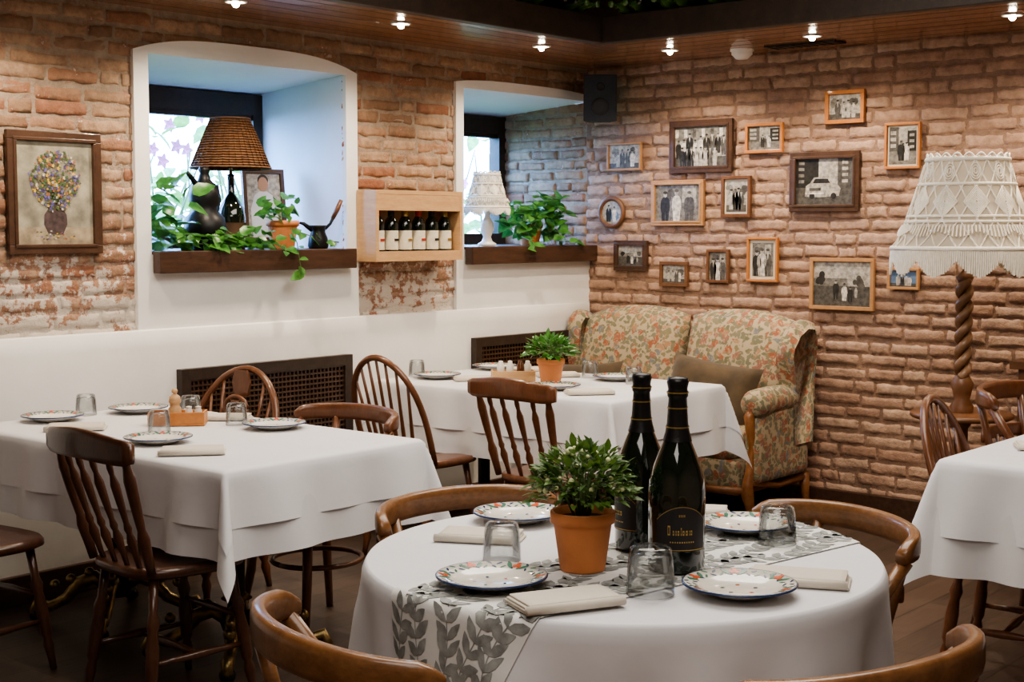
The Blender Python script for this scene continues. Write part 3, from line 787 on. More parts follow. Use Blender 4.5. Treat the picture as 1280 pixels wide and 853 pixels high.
# ------------------------------------------------------------ sofa
mb=MB()
yL,yR=-.12,-1.53; ym=(yL+yR)/2
mb.rbox((-.41,ym,.27),(.60,yL-yR-.10,.16),.03,FLORAL,9)
mb.rbox((-.41,ym,.185),(.60,yL-yR-.08,.035),.012,SOFAW,7)
for c in(ym+.32,ym-.32): mb.rbox((-.44,c,.41),(.56,.62,.15),.06,FLORAL,10,puff=.02)
def backpanel(ya,yb,flip):
    n=18;m=16; vs=[];fs=[]
    def pt(i,j,side):
        u=i/n; w=j/m; y=ya+(yb-ya)*u
        hump=1-abs(2*(u if not flip else 1-u)-.86)**2.2*.9
        ztop=.99+.075*max(-.4,hump)
        z=.36+(ztop-.36)*w
        lean=.10*w
        inf=((1-(2*u-1)**6)*(1-max(0,(w-.0))**8)); inf=max(0,inf)**.5
        xf=-.26+lean-.05*inf-.035*math.sin(w*math.pi)*inf; xb=-.08+.02*w
        if side==0: return (xf if inf>0 else (xf+xb)/2+ -.02,y,z)
        return (xb if inf>0.3 else (xf+xb)/2,y,z)
    for sd in(0,1):
        o=len(vs)
        for i in range(n+1):
            for j in range(m+1): vs.append(pt(i,j,sd))
        for i in range(n):
            for j in range(m):
                q=o+i*(m+1)+j; f=(q,q+1,q+m+2,q+m+1); fs.append(f if sd==0 else f[::-1])
    K=(n+1)*(m+1)
    for i in range(n): fs.append((i*(m+1)+m,K+i*(m+1)+m,K+(i+1)*(m+1)+m,(i+1)*(m+1)+m))
    for j in range(m):
        fs.append((j,K+j,K+j+1,j+1)); a=n*(m+1)+j; fs.append((a,a+1,K+a+1,K+a))
    mb.add(vs,fs,FLORAL,True)
backpanel(yL+.03,ym+.012,True); backpanel(ym-.012,yR-.02,False)
for y,sg in((yL,1),(yR,-1)):
    prof=[(-.10,.34),(-.10,.96),(-.14,1.02),(-.22,1.03),(-.31,.99),(-.37,.92),(-.385,.84),(-.35,.76),(-.33,.70),(-.34,.60),(-.34,.34)]
    if sg>0: prof=[(a if a>-.24 else -.24+(a+.24)*.3,b) for a,b in prof]
    P=[]
    for k in range(len(prof)):
        a=Vector(prof[k]+(0,));b=Vector(prof[(k+1)%len(prof)]+(0,))
        for t in(0,.5): P.append(a.lerp(b,t))
    n=len(P); rings=[(-.05,.86),(-.038,.96),(0,1.0),(.038,.96),(.05,.86)]
    cx,cz=-.23,.70; vs=[];fs=[]
    for off,s_ in rings:
        for p in P: vs.append((cx+(p.x-cx)*s_,y+off+sg*(.05 if sg<0 else .02)*max(0,p.y-.6),cz+(p.y-cz)*s_))
    for r in range(4):
        for k in range(n): fs.append((r*n+k,r*n+(k+1)%n,(r+1)*n+(k+1)%n,(r+1)*n+k))
    fs.append(tuple(range(n))); fs.append(tuple(4*n+k for k in range(n))[::-1])
    mb.add(vs,fs,FLORAL,True)
    mb.rbox((-.40,y,.42),(.52,.09,.38),.03,FLORAL,8)
    mb.tube([(-.25,y,.63),(-.33,y,.635),(-.52,y,.635),(-.64,y+sg*.01,.63),(-.675,y+sg*.01,.62),(-.69,y+sg*.01,.615)],[.05,.066,.07,.072,.062,.03],FLORAL,18)
    mb.tube([(-.655,y,.60),(-.68,y,.57),(-.668,y,.50),(-.645,y,.42),(-.66,y,.32),(-.685,y,.24),(-.69,y,.19),(-.665,y,.12),(-.655,y,.06),(-.675,y,.02),(-.68,y,0)],[.022,.027,.024,.02,.02,.026,.034,.026,.018,.022,.02],SOFAW,12)
    mb.tube([(-.66,y,.24),(-.4,y,.19),(-.14,y,.20)],[.02,.018,.02],SOFAW,10)
    mb.tube([(-.12,y,.22),(-.10,y,.1),(-.07,y,0)],[.028,.022,.018],SOFAW,10)
mb.tube([(-.70,yL,.2),(-.715,ym+.3,.185),(-.70,ym,.2),(-.715,ym-.3,.185),(-.70,yR,.2)],.018,SOFAW,10)
mb.tube([(-.70,ym,.19),(-.70,ym,.1),(-.71,ym,0)],[.026,.02,.016],SOFAW,10)
put(mb,'floral_wingback_sofa')
def pillow(loc,rot,size=(.42,.30,.13)):
    mb=MB(); n=14; vs=[];fs=[]
    for sd in(1,-1):
        o=len(vs)
        for i in range(n+1):
            for j in range(n+1):
                u=-1+2*i/n;w=-1+2*j/n
                th=(max(0,(1-u**4)*(1-w**4)))**.55
                vs.append((size[0]/2*u*(1-.06*(1-w*w)),size[1]/2*w*(1-.08*(1-u*u)),sd*size[2]/2*th))
        for i in range(n):
            for j in range(n):
                q=o+i*(n+1)+j; f=(q,q+n+1,q+n+2,q+1); fs.append(f if sd>0 else f[::-1])
    mb.add(vs,fs,OLIVE,True); o=put(mb,'throw_pillow',loc); o.rotation_euler=rot
pillow((-.47,-1.17,.64),(RAD(70),RAD(8),RAD(-80)),(.50,.36,.16))
pillow((-.46,-.36,.62),(RAD(66),RAD(-6),RAD(-95)),(.46,.28,.14))

# ------------------------------------------------------------ framed pictures
def silh(mb,x,z,h,mat,c=.012,head=None):
    w=h*.3*ru(.85,1.15); P=[(-w*.42,0),(w*.42,0),(w*.5,h*.3),(w*.62,h*.45),(w*.55,h*.68),(w*.40,h*.76),(w*.13,h*.81),(-w*.13,h*.81),(-w*.40,h*.76),(-w*.55,h*.68),(-w*.62,h*.45),(-w*.5,h*.3)]
    mb.add([(x+a,-c,z+b) for a,b in P],[tuple(range(12))],mat,False)
    hd=head or GREYP[3 if rnd()>.3 else 2]
    mb.disc((x,-c-.0002,z+h*.88),(0,1,0),h*.075,hd,10,h*.10)
    mb.disc((x,-c-.0004,z+h*.94),(0,1,0),h*.08,random.choice((GREYP[0],GREYP[1])),10,h*.05)
    if rnd()>.5: mb.add([(x-w*.1,-c-.0002,z+h*.8),(x+w*.1,-c-.0002,z+h*.8),(x,-c-.0002,z+h*.55)],[(0,1,2)],GREYP[4],False)
    mb.add([(x-w*.02,-c-.0002,z),(x+w*.02,-c-.0002,z),(x,-c-.0002,z+h*.35)],[(0,1,2)],GREYP[3],False)
def frame(w,h,fr,fw,kind,matw=0,depth=.022):
    mb=MB(); d=depth
    for a0,a1,b0,b1 in((-w/2,w/2,h/2-fw,h/2),(-w/2,w/2,-h/2,-h/2+fw),(-w/2,-w/2+fw,-h/2+fw,h/2-fw),(w/2-fw,w/2,-h/2+fw,h/2-fw)):
        mb.box(a0,a1,-d,0,b0,b1,fr)
    if fw>.02:
        g=fw*.7; e=.004
        for a0,a1,b0,b1 in((-w/2+g,w/2-g,h/2-fw-e,h/2-g),(-w/2+g,w/2-g,-h/2+g,-h/2+fw+e),(-w/2+g,-w/2+fw+e,-h/2+fw+e,h/2-fw-e),(w/2-fw-e,w/2-g,-h/2+fw+e,h/2-fw-e)):
            mb.box(a0,a1,-d-.004,-.002,b0,b1,fr)
    iw,ih=w/2-fw,h/2-fw
    mb.box(-iw,iw,-.009,-.001,-ih,ih,MATB)
    pw,ph=iw-matw,ih-matw
    bg=GREYP[3] if kind!='car' else GREYP[2]
    if kind=='blue': bg=BLUEPH
    mb.box(-pw,pw,-.0102,-.002,-ph,ph,bg)
    G=GREYP
    def rect(a,b,c_,d_,m,c=.0108): mb.add([(a,-c,c_),(b,-c,c_),(b,-c,d_),(a,-c,d_)],[(0,1,2,3)],m,False)
    def tree(x,z,r,m):
        for i in range(9):
            a=ru(0,6.28); q=ru(0,r*.8); mb.disc((x+q*math.cos(a),-.0109-.00002*i,z+q*math.sin(a)),(0,1,0),ru(.3,.5)*r,m,8)
    if kind=='group':
        rect(-pw,pw,-ph,-ph*.5,G[1]); rect(-pw,pw,ph*.3,ph,G[2])
        for i in range(6): rect(-pw+2*pw*i/6+.004,-pw+2*pw*(i+.45)/6,ph*.45,ph*.85,G[random.choice((1,4))],.0110)
        n=max(4,int(pw/.018))
        for i in range(n): silh(mb,-pw*.85+1.7*pw*i/(n-1),-ph*.6+ru(0,.3)*ph,ph*ru(.9,1.15),random.choice((G[0],G[1],G[0],G[4])),.0115)
        for i in range(n-1): silh(mb,-pw*.7+1.4*pw*i/(n-1),-ph*.95,ph*.95,random.choice((G[0],G[1],G[3])),.012)
    elif kind=='street':
        rect(-pw,pw,-ph,-ph*.3,G[2]); rect(-pw,-pw*.3,-ph*.3,ph,G[1]); rect(pw*.35,pw,-ph*.3,ph*.8,G[0])
        for i in range(3): rect(-pw*.9,-pw*.5,-.1*ph+i*.35*ph,.1*ph+i*.35*ph,G[3],.0110); rect(pw*.5,pw*.85,-.15*ph+i*.32*ph,.0*ph+i*.32*ph,G[3],.0110)
        silh(mb,-.1*pw,-ph*.8,ph*1.1,G[0]); silh(mb,.3*pw,-ph*.8,ph*1.0,G[4]); silh(mb,.05*pw,-ph*.75,ph*.9,G[1],.0115)
    elif kind=='pair' or kind=='blue':
        rect(-pw,pw,-ph,-ph*.55,G[1])
        if kind=='pair': tree(-pw*.55,ph*.35,ph*.45,G[2]); tree(pw*.5,ph*.3,ph*.5,G[1])
        for x in(-.45,-.1,.2,.5): silh(mb,(x+ru(-.06,.06))*pw,-ph*.85,ph*ru(1.2,1.5),random.choice((G[0],G[1],G[4],G[3])))
    elif kind=='portrait':
        rect(-pw,pw,-ph,ph,G[2]); tree(-pw*.3,ph*.5,ph*.4,G[1]); rect(pw*.2,pw*.8,0,ph*.9,G[3],.0110)
        for x,m in((-.55,G[0]),(-.05,G[4]),(.5,G[1])): silh(mb,x*pw,-ph*1.0,ph*ru(1.55,1.75),m,.0115,G[3])
    elif kind=='land':
        rect(-pw,pw,-ph,-ph*.1,G[1]); rect(-pw,pw*.2,-ph*.1,ph*.25,G[2]); tree(pw*.6,ph*.15,ph*.35,G[1]); tree(-pw*.7,ph*.2,ph*.3,G[0])
        silh(mb,-.2*pw,-ph*.7,ph*.9,G[0]); silh(mb,.1*pw,-ph*.75,ph*.8,G[4]); silh(mb,.3*pw,-ph*.8,ph*.7,G[0]); silh(mb,.5*pw,-ph*.6,ph*.5,G[3])
    elif kind=='car':
        rect(-pw,pw,-ph,-ph*.25,G[1]); rect(-pw,-pw*.2,-ph*.25,ph,G[0]); rect(pw*.45,pw,-ph*.25,ph,G[1],.0109); rect(-pw*.2,pw*.45,-ph*.25,ph,G[3])
        for i in range(4):
            rect(-pw*.9+.001,-pw*.7,-.05*ph+i*.26*ph,.08*ph+i*.26*ph,G[2],.0110); rect(pw*.6,pw*.8,-.05*ph+i*.26*ph,.08*ph+i*.26*ph,G[3],.0110)
        P=[(-.66,-.62),(-.2,-.66),(.5,-.6),(.56,-.3),(.48,-.16),(.32,-.08),(.20,.16),(-.02,.20),(-.36,.18),(-.48,-.05),(-.64,-.18)]
        mb.add([(a*pw,-.0115,b*ph) for a,b in P],[tuple(range(11))],G[3],False)
        mb.add([(a*pw,-.012,b*ph) for a,b in((-.40,-.06),(.20,-.06),(.12,.12),(-.31,.13))],[(0,1,2,3)],G[0],False)
        for x in(-.42,.32): mb.disc((x*pw,-.0121,-.60*ph),(0,1,0),ph*.13,G[0],12); 
        for x in(-.56,-.06): mb.disc((x*pw,-.0122,-.30*ph),(0,1,0),ph*.055,G[4],10)
        rect(-.50*pw,-.12*pw,-.38*ph,-.26*ph,G[1],.0122); rect(-.64*pw,.0*pw,-.52*ph,-.46*ph,G[4],.0122)
    elif kind=='flowers':
        rect(-pw,pw,-ph,ph,CANVAS)
        P=[(-.16,-.80),(.16,-.80),(.26,-.6),(.25,-.42),(.16,-.30),(.2,-.2),(-.2,-.2),(-.16,-.30),(-.25,-.42),(-.26,-.6)]
        rect(-pw,pw,-ph,-ph*.66,M('paint_table',(.32,.26,.18),.7,.4,20),.0112)
        mb.add([(a*pw*1.15,-.0115,b*ph) for a,b in P],[tuple(range(10))],VASEC,False)
        for i in range(90):
            a=ru(-.2,3.34); r=ru(.5,1.0); x=r*.72*pw*math.cos(a); z=.02*ph+r*.80*ph*math.sin(a)
            mb.add([(0,-.0116,-.22*ph),(.002,-.0116,-.22*ph),(x,-.0116,z)],[(0,1,2)],FLOWC[random.choice((3,5))],False)
        for i in range(560):
            r=rnd()**.6; a=ru(0,6.28); x=r*.66*pw*math.cos(a)*(1-.35*max(0,-math.sin(a)))+ru(-.05,.05)*pw; z=.22*ph+r*.60*ph*math.sin(a)
            mt=random.choices(FLOWC,(5,3,2,7,2.5,3))[0]; s_=ru(.0025,.0075)
            mb.add([(x+s_*(1+.5*math.cos(5*g))*math.cos(g),-.0118-.00001*i,z+s_*(1+.5*math.cos(5*g))*math.sin(g)) for g in [2*math.pi*k/12 for k in range(12)]],[tuple(range(12))],mt,False)
        for i in range(24): mb.disc((ru(-.6,.6)*pw,-.0185,-ph*ru(.72,.9)),(0,1,0),.005,FLOWC[i%6],7,.003)
    return mb
PICS=[(-.29,1.91,.24,.16,OAKW,.012,'pair',.0),(-.81,1.95,.41,.29,DARKW,.032,'group',0),(-1.21,1.98,.23,.16,ORANGEW,.017,'street',0),
(-1.68,2.12,.22,.17,ORANGEW,.02,'pair',0),(-2.0,1.91,.19,.23,ORANGEW,.013,'street',.01),(-1.57,1.74,.40,.31,DARKW,.032,'car',0),
(-1.04,1.67,.185,.225,BROWNW,.018,'pair',.012),(-.66,1.64,.35,.255,OAKW,.022,'portrait',0),(-.34,1.34,.235,.175,DARKW,.026,'land',0),
(-.64,1.24,.19,.14,BROWNW,.02,'pair',0),(-.93,1.29,.145,.185,BROWNW,.016,'portrait',0),(-1.21,1.33,.19,.24,ORANGEW,.013,'portrait',.018),
(-1.68,1.21,.365,.27,OAKW,.02,'land',.0),(-2.02,1.245,.17,.11,OAKW,.014,'blue',0)]
for (y,z,w,h,m,fw,k,mw) in PICS:
    put(frame(w,h,m,fw,k,mw),'framed_photo',(-.014,y,z),RAD(-90),bevel=.002)
mb=MB(); K=36
mb.M=Matrix.Rotation(RAD(90),4,'X')
mb.lathe([(.066,.0),(.092,.0),(.096,.01),(.09,.022),(.076,.024),(.066,.012)],BROWNW,seg=K)
mb.lathe([(.001,.010),(.068,.010)],GREYP[3],seg=K)
mb.M=Matrix.Identity(4); silh(mb,-.02,-.055,.10,GREYP[0],.0115); silh(mb,.02,-.055,.09,GREYP[4],.0115); mb.disc((.02,-.0112,-.02),(0,1,0),.03,BLUEPH,12)
put(mb,'round_framed_photo',(-.014,-.20,1.59),RAD(-90))
put(frame(.425,.49,DARKW,.036,'flowers'),'framed_flower_painting',(-3.56,-.014,1.64),0,bevel=.003)

# ------------------------------------------------------------ speaker, smoke detector, spots
mb=MB(); mb.prism([(-.095,0),(.095,0),(.06,.13),(-.06,.13)],2,-.13,.13,SPKR)
mb.prism([(-.088,-.004),(.088,-.004),(.088,-.001),(-.088,-.001)],2,-.122,.122,SPKG)
for z in(-.05,.06):
    mb.M=Matrix.Translation((0,-.0045,z))@Matrix.Rotation(RAD(90),4,'X'); mb.lathe([(.001,.0),(.02,.001),(.045 if z<0 else .02,.004),(.05 if z<0 else .024,.001)],SPKR,seg=20); mb.M=Matrix.Identity(4)
mb.tube([(0,.10,.0),(0,.16,.05),(0,.2,.10)],.012,SPKR,8)
put(mb,'wall_speaker',(-.22,-.26,2.235),RAD(-50),bevel=.006)
mb=MB(); mb.lathe([(.001,-.05),(.03,-.05),(.036,-.045),(.05,-.03),(.055,-.028),(.055,-.012),(.062,-.010),(.062,0)],STEEL,seg=28); put(mb,'smoke_detector',(-.23,-1.19,ZC))
mb=MB(); mb.box(-.06,.06,-.20,.20,-.008,0,BLACKM)
for i in range(9): mb.box(-.05,.05,-.18+.045*i-.006,-.18+.045*i+.006,-.011,-.006,BEAM)
put(mb,'ceiling_vent',(-.22,-1.55,ZC))
SP=MB(); SP.lathe([(.030,0),(.046,0),(.048,-.004),(.044,-.008),(.032,-.006),(.028,.004)],STEEL,seg=24); SP.sphere((0,0,-.012),.016,BULB,12); SPm=SP.mesh('spot')
for x,y in ((-3.85,-.45),(-2.97,-.45),(-2.08,-.52),(-1.03,-.49),(-.47,-.90),(-.49,-1.74),(-.54,-2.74),(-.52,-3.7)):
    o=put(SPm,'ceiling_spotlight',(x,y,ZC))
    l=bpy.data.lights.new('bulb_light','SPOT'); l.energy=37; l.color=(1,.83,.63); l.spot_size=RAD(145); l.spot_blend=.7; l.shadow_soft_size=.03
    lo=bpy.data.objects.new('bulb_light',l); bpy.context.collection.objects.link(lo); lo.parent=o; lo.location=(0,0,-.03)

M_GR=M('green_bottle_glass',(.07,.15,.04),.1,.3,10,coat=1)
mb=MB()
def lying(x,y,ang,z):
    mb.M=Matrix.Translation((x,y,z))@Matrix.Rotation(ang,4,'Z')@Matrix.Rotation(RAD(90),4,'Y')
    mb.lathe([(.001,0),(.036,.0),(.038,.01),(.038,.18),(.03,.21),(.015,.235),(.013,.29),(.016,.292),(.016,.305),(.001,.306)],random.choice((BGLASS,M_GR,M_GR)),seg=14)
for i in range(26): lying(-.76,-.95-.085*i,math.pi,2.59)
for i in range(22): lying(-1.1-.085*i,-.60,-math.pi/2,2.59)
for i in range(25): lying(-.76,-.99-.085*i,math.pi,2.657)
for i in range(21): lying(-1.14-.085*i,-.60,-math.pi/2,2.657)
mb.M=Matrix.Identity(4)
put(mb,'wine_bottles_on_soffit')

mb=MB(); x0,x1=-1.90,-1.275; y0,y1=-.165,-.03; z0,z1=1.335,1.685; T=.02
mb.box(x0,x0+T,y0,y1,z0,z1,LIGHTW); mb.box(x1-T,x1,y0,y1,z0,z1,LIGHTW)
mb.box(x0+T,x1-T,y0,y1,z0,z0+T,LIGHTW); mb.box(x0+T,x1-T,y0,y1,z1-T,z1,LIGHTW)
mb.box(x0+T,x1-T,y1-.012,y1,z0+T,z1-T,LIGHTW)
mb.box(x0+T,x1-T,y0+.001,y0+.014,z0+T,z0+.05,LIGHTW)
mb.box(x0+T,x1-T,y0+.001,y0+.014,z1-.10,z1-T,LIGHTW)
for i in range(6):
    x=x0+.07+i*.097
    mb.lathe([(.001,0),(.034,0),(.036,.008),(.036,.155),(.031,.18),(.016,.20),(.015,.235),(.001,.236)],BGLASS,(x,-.10,z0+.022),20)
    mb.lathe([(.0165,.20),(.0168,.236),(.001,.237)],(REDM,BLACKG,GOLD)[i%3],(x,-.10,z0+.0225),14)
    mb.lathe([(.0365,.035),(.0365,.130)],LABELW,(x,-.10,z0+.022),20)
    mb.box(x-.015,x+.015,-.1385,-.1375,z0+.10,z0+.112,(REDM,LABELB,GOLD)[i%3])
put(mb,'wine_rack',bevel=.002)

# ------------------------------------------------------------ sill objects
mb=MB(); SZ=1.40
mb.lathe([(.001,0),(.062,0),(.066,.01),(.066,.15),(.06,.19),(.035,.235),(.018,.26),(.016,.34),(.02,.35),(.001,.352)],BGLASS,seg=28)
mb.lathe([(.07,0.02),(.0675,.025),(.0675,.12),(.07,.125)],M('cork_net',(.10,.055,.03),.8),seg=28)
mb.tube([(0,0,.34),(0,0,.48)],.008,BRASS,8); mb.sphere((0,0,.46),.03,WHITEJ,14)
mb.lathe([(.182,.375),(.178,.39),(.15,.46),(.118,.54),(.09,.60),(.086,.608),(.083,.60),(.112,.54),(.146,.46),(.174,.39)],WICKER,seg=48)
for z,r in((.38,.184),(.606,.09)): mb.tube([(r*math.cos(2*math.pi*k/36),r*math.sin(2*math.pi*k/36),z) for k in range(37)],.007,WICKER,8)
for k in range(36):
    a=2*math.pi*k/36; mb.tube([(.186*math.cos(a),.186*math.sin(a),.38),(.152*math.cos(a),.152*math.sin(a),.463),(.092*math.cos(a),.092*math.sin(a),.604)],.003,WICKER,5)
put(mb,'wicker_table_lamp',(-2.49,.20,SZ))
mb=MB(); mb.lathe([(.001,0),(.05,0),(.085,.04),(.095,.09),(.085,.14),(.055,.17),(.065,.20),(.07,.235),(.055,.28),(.03,.30),(.02,.33),(.026,.345),(.02,.36),(.001,.362)],BLACKM,seg=28)
mb.tube([(.06,0,.27),(.10,0,.28),(.12,0,.22),(.09,0,.15)],.009,BLACKM,8); mb.tube([(-.05,0,.27),(-.10,0,.31),(-.13,0,.33)],[.014,.011,.008],BLACKM,8)
put(mb,'black_samovar_jug',(-2.69,.14,SZ),RAD(20),sc_=1.05)
mb=frame(.23,.36,DARKW,.02,'none')
P=[(-.07,-.16),(.07,-.16),(.075,-.02),(.05,.05),(.02,.07),(-.02,.07),(-.05,.05),(-.075,-.02)]
mb.add([(a,-.0115,b) for a,b in P],[tuple(range(8))],SHIRT,False); mb.disc((0,-.012,.105),(0,1,0),.028,SKIN,14,.037); mb.disc((0,-.0118,.125),(0,1,0),.03,GREYP[0],14,.03)
put(mb,'framed_portrait',(-2.13,.40,SZ+.21),RAD(-12),rx=RAD(-6))
def trailing(mb,base,n,L,spread,mat,zlim):
    bx,by,bz=base
    for i in range(n):
        x=bx+ru(-spread[0],spread[0]); y=by+ru(-spread[1],spread[1]); z=bz+ru(0,spread[2])
        l=L*ru(.7,1.25); d=(ru(-1,1),ru(-1,.3),ru(-.5,.7)); z=max(z,zlim+l*.3)
        mb.leaf((x,y,z),d,(ru(-.4,.4),ru(-.9,0),1),l,l*.72,mat)
def vine(mb,pts,L,mat,step=.03):
    mb.tube(pts,.0025,STEM,5)
    for a,b in zip(pts[:-1],pts[1:]):
        a=Vector(a);b=Vector(b); n=max(1,int((b-a).length/step))
        for i in range(n):
            p=a.lerp(b,(i+.5)/n); l=L*ru(.7,1.2); mb.leaf(p,(ru(-1,1),ru(-1,0),ru(-.6,.5)),(ru(-.4,.4),-.7,.7),l,l*.75,mat)
mb=MB(); pot(mb,.078,.135)
mb.M=Matrix.Translation((2.28,-.08,-SZ)); trailing(mb,(-2.30,.08,1.55),36,.06,(.10,.06,.09),LEAF2,1.5)
trailing(mb,(-2.74,.0,1.42),80,.068,(.27,.08,.06),LEAF2,1.40); trailing(mb,(-2.95,.15,1.42),60,.10,(.10,.2,.28),LEAF2,1.40)
vine(mb,[(-2.30,.0,1.5),(-2.34,-.09,1.43),(-2.35,-.12,1.34),(-2.33,-.12,1.27)],.06,LEAF2)
vine(mb,[(-2.45,.0,1.44),(-2.42,-.10,1.41),(-2.43,-.12,1.37)],.06,LEAF2)
vine(mb,[(-2.95,.0,1.44),(-2.75,-.06,1.42),(-2.5,-.03,1.42),(-2.38,0,1.45)],.065,LEAF2)
vine(mb,[(-2.2,.05,1.48),(-2.1,.0,1.44),(-2.02,-.03,1.43)],.055,LEAF2)
put(mb,'trailing_pothos',(-2.28,.08,SZ))
mb=MB()
mb.lathe([(.001,0),(.045,0),(.050,.012),(.046,.05),(.034,.08),(.036,.10),(.044,.112),(.040,.112),(.031,.10),(.001,.095)],BLACKM,seg=24)
mb.tube([(.034,0,.095),(.06,0,.12),(.075,0,.15)],[.008,.007,.008],BLACKM,8)
mb.tube([(.072,0,.145),(.095,0,.19),(.115,0,.235)],[.010,.013,.010],CHAIRW,10)
mb.tube([(-.03,0,.09),(-.07,0,.12),(-.09,0,.125)],[.012,.009,.006],BLACKM,8)
put(mb,'coffee_pot',(-2.10,.03,SZ),RAD(-30))
def macrame(mb,r0,r1,z0,z1,nd,fr,strand,lobes=0,pw=.8):
    n=14
    def R_(t): return r0+(r1-r0)*(max(t,0.0)**pw)
    def P(t,a,o=0): return ((R_(t)+o)*math.cos(a),(R_(t)+o)*math.sin(a),z0+(z1-z0)*t)
    mb.lathe([(R_(i/n)-.004,z0+(z1-z0)*i/n) for i in range(n+1)],MACR,seg=48)
    for k in range(nd):
        for s_ in(-1,1):
            mb.tube([P(i/16,2*math.pi*(k/nd)+s_*(i/16)*2*math.pi/nd*3) for i in range(17)],strand,STRAND,5,False)
    for t,th in((0,2.4),(.30,1.6),(.36,1.6),(.72,1.8),(1,2.6)):
        mb.tube([P(t,2*math.pi*k/48) for k in range(49)],strand*th,STRAND,8)
    if lobes:
        for k in range(lobes):
            ac=2*math.pi*(k+.5)/lobes
            for j in range(1,8):
                q=j/8; da=(2*math.pi/lobes)*.46*q; tc,hh=.52,.20
                mb.tube([P(tc-hh*q,ac,.004),P(tc,ac+da,.004),P(tc+hh*q,ac,.004),P(tc,ac-da,.004),P(tc-hh*q+.001,ac,.004)],strand*.9,STRAND,5,False)
            for q in (.35,.7,1):
                mb.tube([P(.86+.09*q*math.sin(g),ac+.11*q*math.cos(g),.004) for g in [2*math.pi*i/14 for i in range(15)]],strand*.8,STRAND,5,False)
    nf=int(2*math.pi*r0/(strand*2.1))
    for k in range(nf):
        a=2*math.pi*k/nf
        l=fr*((.45+.55*abs(math.sin(a*lobes/2))) if lobes else .9)*ru(.94,1.04)
        mb.tube([P(0,a),((r0+.005)*math.cos(a),(r0+.005)*math.sin(a),z0-l*.5),((r0+ru(0,.006))*math.cos(a+ru(-.01,.01)),(r0+.002)*math.sin(a),z0-l)],strand*1.1,STRAND,4,False)
        if lobes:
            l2=.05*(.5+.5*abs(math.cos(a*lobes/2)))*min(1,r0/.3)
            if k%2: mb.tube([P(.26,a,.006),P(.26-l2/(z1-z0),a,.012)],strand,STRAND,4,False)
    for k in range(nd):
        a0=2*math.pi*k/nd
        mb.tube([(r1*math.cos(a0+2*math.pi/nd*i/6),r1*math.sin(a0+2*math.pi/nd*i/6),z1+abs(math.sin(math.pi*i/6))*strand*6) for i in range(7)],strand*1.2,STRAND,5,False)
mb=MB(); mb.lathe([(.001,0),(.05,0),(.052,.012),(.03,.025),(.022,.05),(.038,.09),(.034,.13),(.015,.16),(.012,.2),(.001,.21)],WHITEJ,seg=24)
macrame(mb,.125,.072,.215,.395,16,.045,.0028,8); put(mb,'small_table_lamp',(-.76,.12,SZ))
mb=MB(); pot(mb,.075,.12)
mb.M=Matrix.Translation((.36,-.14,-SZ)); trailing(mb,(-.36,.10,1.47),130,.08,(.22,.12,.16),LEAF2,1.41); trailing(mb,(-.30,.10,1.56),40,.075,(.14,.1,.12),LEAF2,1.41)
vine(mb,[(-.6,.0,1.45),(-.62,-.10,1.42),(-.62,-.12,1.36)],.06,LEAF2)
vine(mb,[(-.4,.0,1.45),(-.35,-.09,1.42),(-.15,-.06,1.42)],.06,LEAF2)
put(mb,'trailing_pothos',(-.36,.14,SZ))

# ------------------------------------------------------------ floor lamp with twisted stem & tray
mb=MB()
mb.lathe([(.001,0),(.15,0),(.155,.02),(.12,.035),(.06,.05),(.04,.08),(.05,.12),(.032,.16),(.03,.3),(.045,.34),(.03,.38),(.03,.60),(.05,.63),(.05,.65)],BROWNW,seg=28)
mb.lathe([(.001,.648),(.215,.648),(.225,.655),(.225,.668),(.215,.674),(.001,.672)],BROWNW,seg=40)
mb.lathe([(.05,.67),(.052,.70),(.035,.73),(.04,.76),(.052,.80),(.035,.83),(.03,.84)],BROWNW,seg=24)
n=90
TWIST=wood('lamp_twist_wood',(.16,.08,.04),(.30,.17,.09),.4,12,(1,1,1),.2)
for s_ in(0,math.pi):
    pts=[]
    for i in range(n+1):
        t=i/n; a=s_+t*2*math.pi*3.2; pts.append((.020*math.cos(a),.020*math.sin(a),.83+.44*t))
    mb.tube(pts,.0205,TWIST,10)
mb.lathe([(.03,1.26),(.04,1.28),(.02,1.30),(.012,1.31),(.012,1.5),(.001,1.5)],BROWNW,seg=20); mb.sphere((0,0,1.54),.035,WHITEJ,14)
macrame(mb,.32,.175,1.41,1.80,22,.12,.0042,11,.75)
for k in range(4):
    a=k*math.pi/2; mb.tube([(0,0,1.5),(.17*math.cos(a),.17*math.sin(a),1.79)],.003,BRASS,5)
put(mb,'floor_lamp',(-.60,-2.58,0))
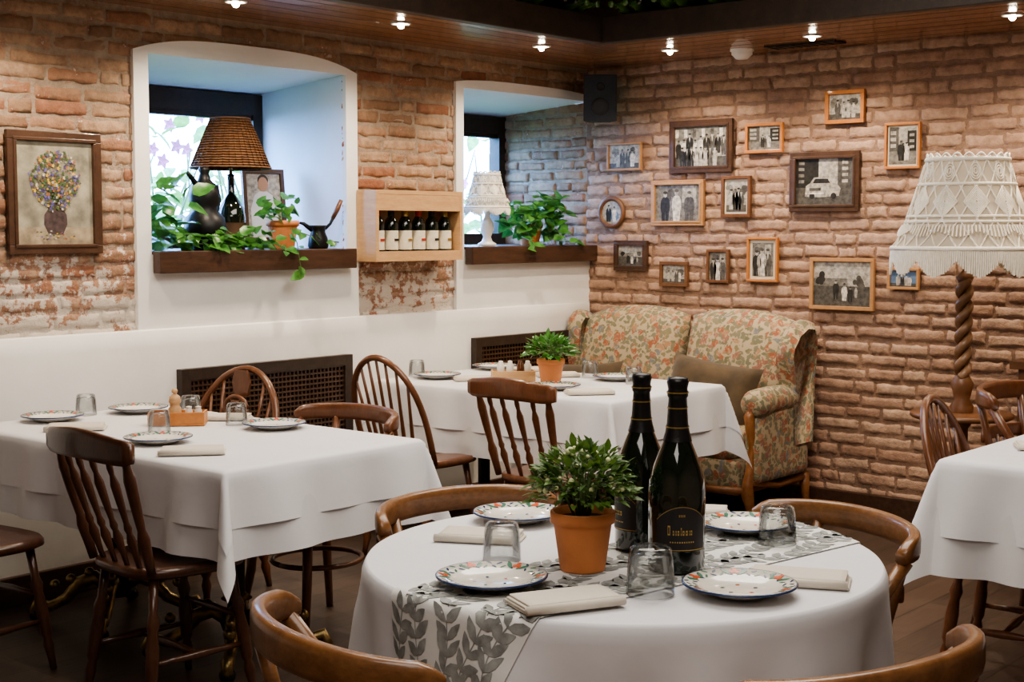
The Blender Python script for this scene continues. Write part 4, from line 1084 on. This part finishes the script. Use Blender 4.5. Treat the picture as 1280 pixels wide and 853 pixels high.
mb=MB(); mb.box(-.36,-.04,-3.5,-2.74,.06,.86,BROWNW); mb.box(-.39,-.03,-3.53,-2.71,.86,.90,BROWNW)
mb.box(-.375,-.36,-3.1,-2.78,.12,.80,SOFAW); mb.box(-.375,-.36,-3.46,-3.14,.12,.80,SOFAW)
for y in(-2.78,-3.46):
    for x in(-.33,-.07): mb.box(x-.02,x+.02,y-.02,y+.02,0,.06,BROWNW)
mb.sphere((-.385,-3.08,.5),.012,BRASS); mb.sphere((-.385,-3.16,.5),.012,BRASS)
put(mb,'sideboard',bevel=.004)

# ------------------------------------------------------------ lights
def area(name,loc,size,energy,col,rot=(0,0,0)):
    l=bpy.data.lights.new(name,'AREA'); l.shape='RECTANGLE'; l.size=size[0]; l.size_y=size[1]; l.energy=energy; l.color=col
    o=bpy.data.objects.new(name,l); o.location=loc; o.rotation_euler=rot; bpy.context.collection.objects.link(o); return o
area('added_fill_light',(-3.2,-2.8,2.90),(2.4,2.0),74,(1,.91,.80))  # added warm fill below the upper ceiling, no real fixture there
area('added_fill_light',(-6.0,-4.4,2.90),(2.0,2.0),42,(1,.93,.85))  # added frontal fill over the camera side, stands for no real lamp
w=bpy.data.worlds.new('daylight'); sc.world=w; w.use_nodes=True
bg=w.node_tree.nodes['Background']; bg.inputs[0].default_value=(.24,.48,1,1); bg.inputs[1].default_value=26.0

# ------------------------------------------------------------ camera
f=1789.0; p=math.atan(141.5/f); th=RAD(40.3)
Fw=Vector((math.cos(th),math.sin(th),0)); R=Vector((math.sin(th),-math.cos(th),0)); U=Vector((0,0,1))
D=Fw*math.cos(p)-U*math.sin(p); V=Fw*math.sin(p)+U*math.cos(p)
cam=bpy.data.cameras.new('camera'); co=bpy.data.objects.new('camera',cam); bpy.context.collection.objects.link(co)
mt=Matrix((( R.x,V.x,-D.x,-6.787),(R.y,V.y,-D.y,-5.174),(R.z,V.z,-D.z,1.5),(0,0,0,1)))
co.matrix_world=mt; cam.lens=f/1280*36; cam.sensor_width=36; cam.clip_start=.05
sc.camera=co
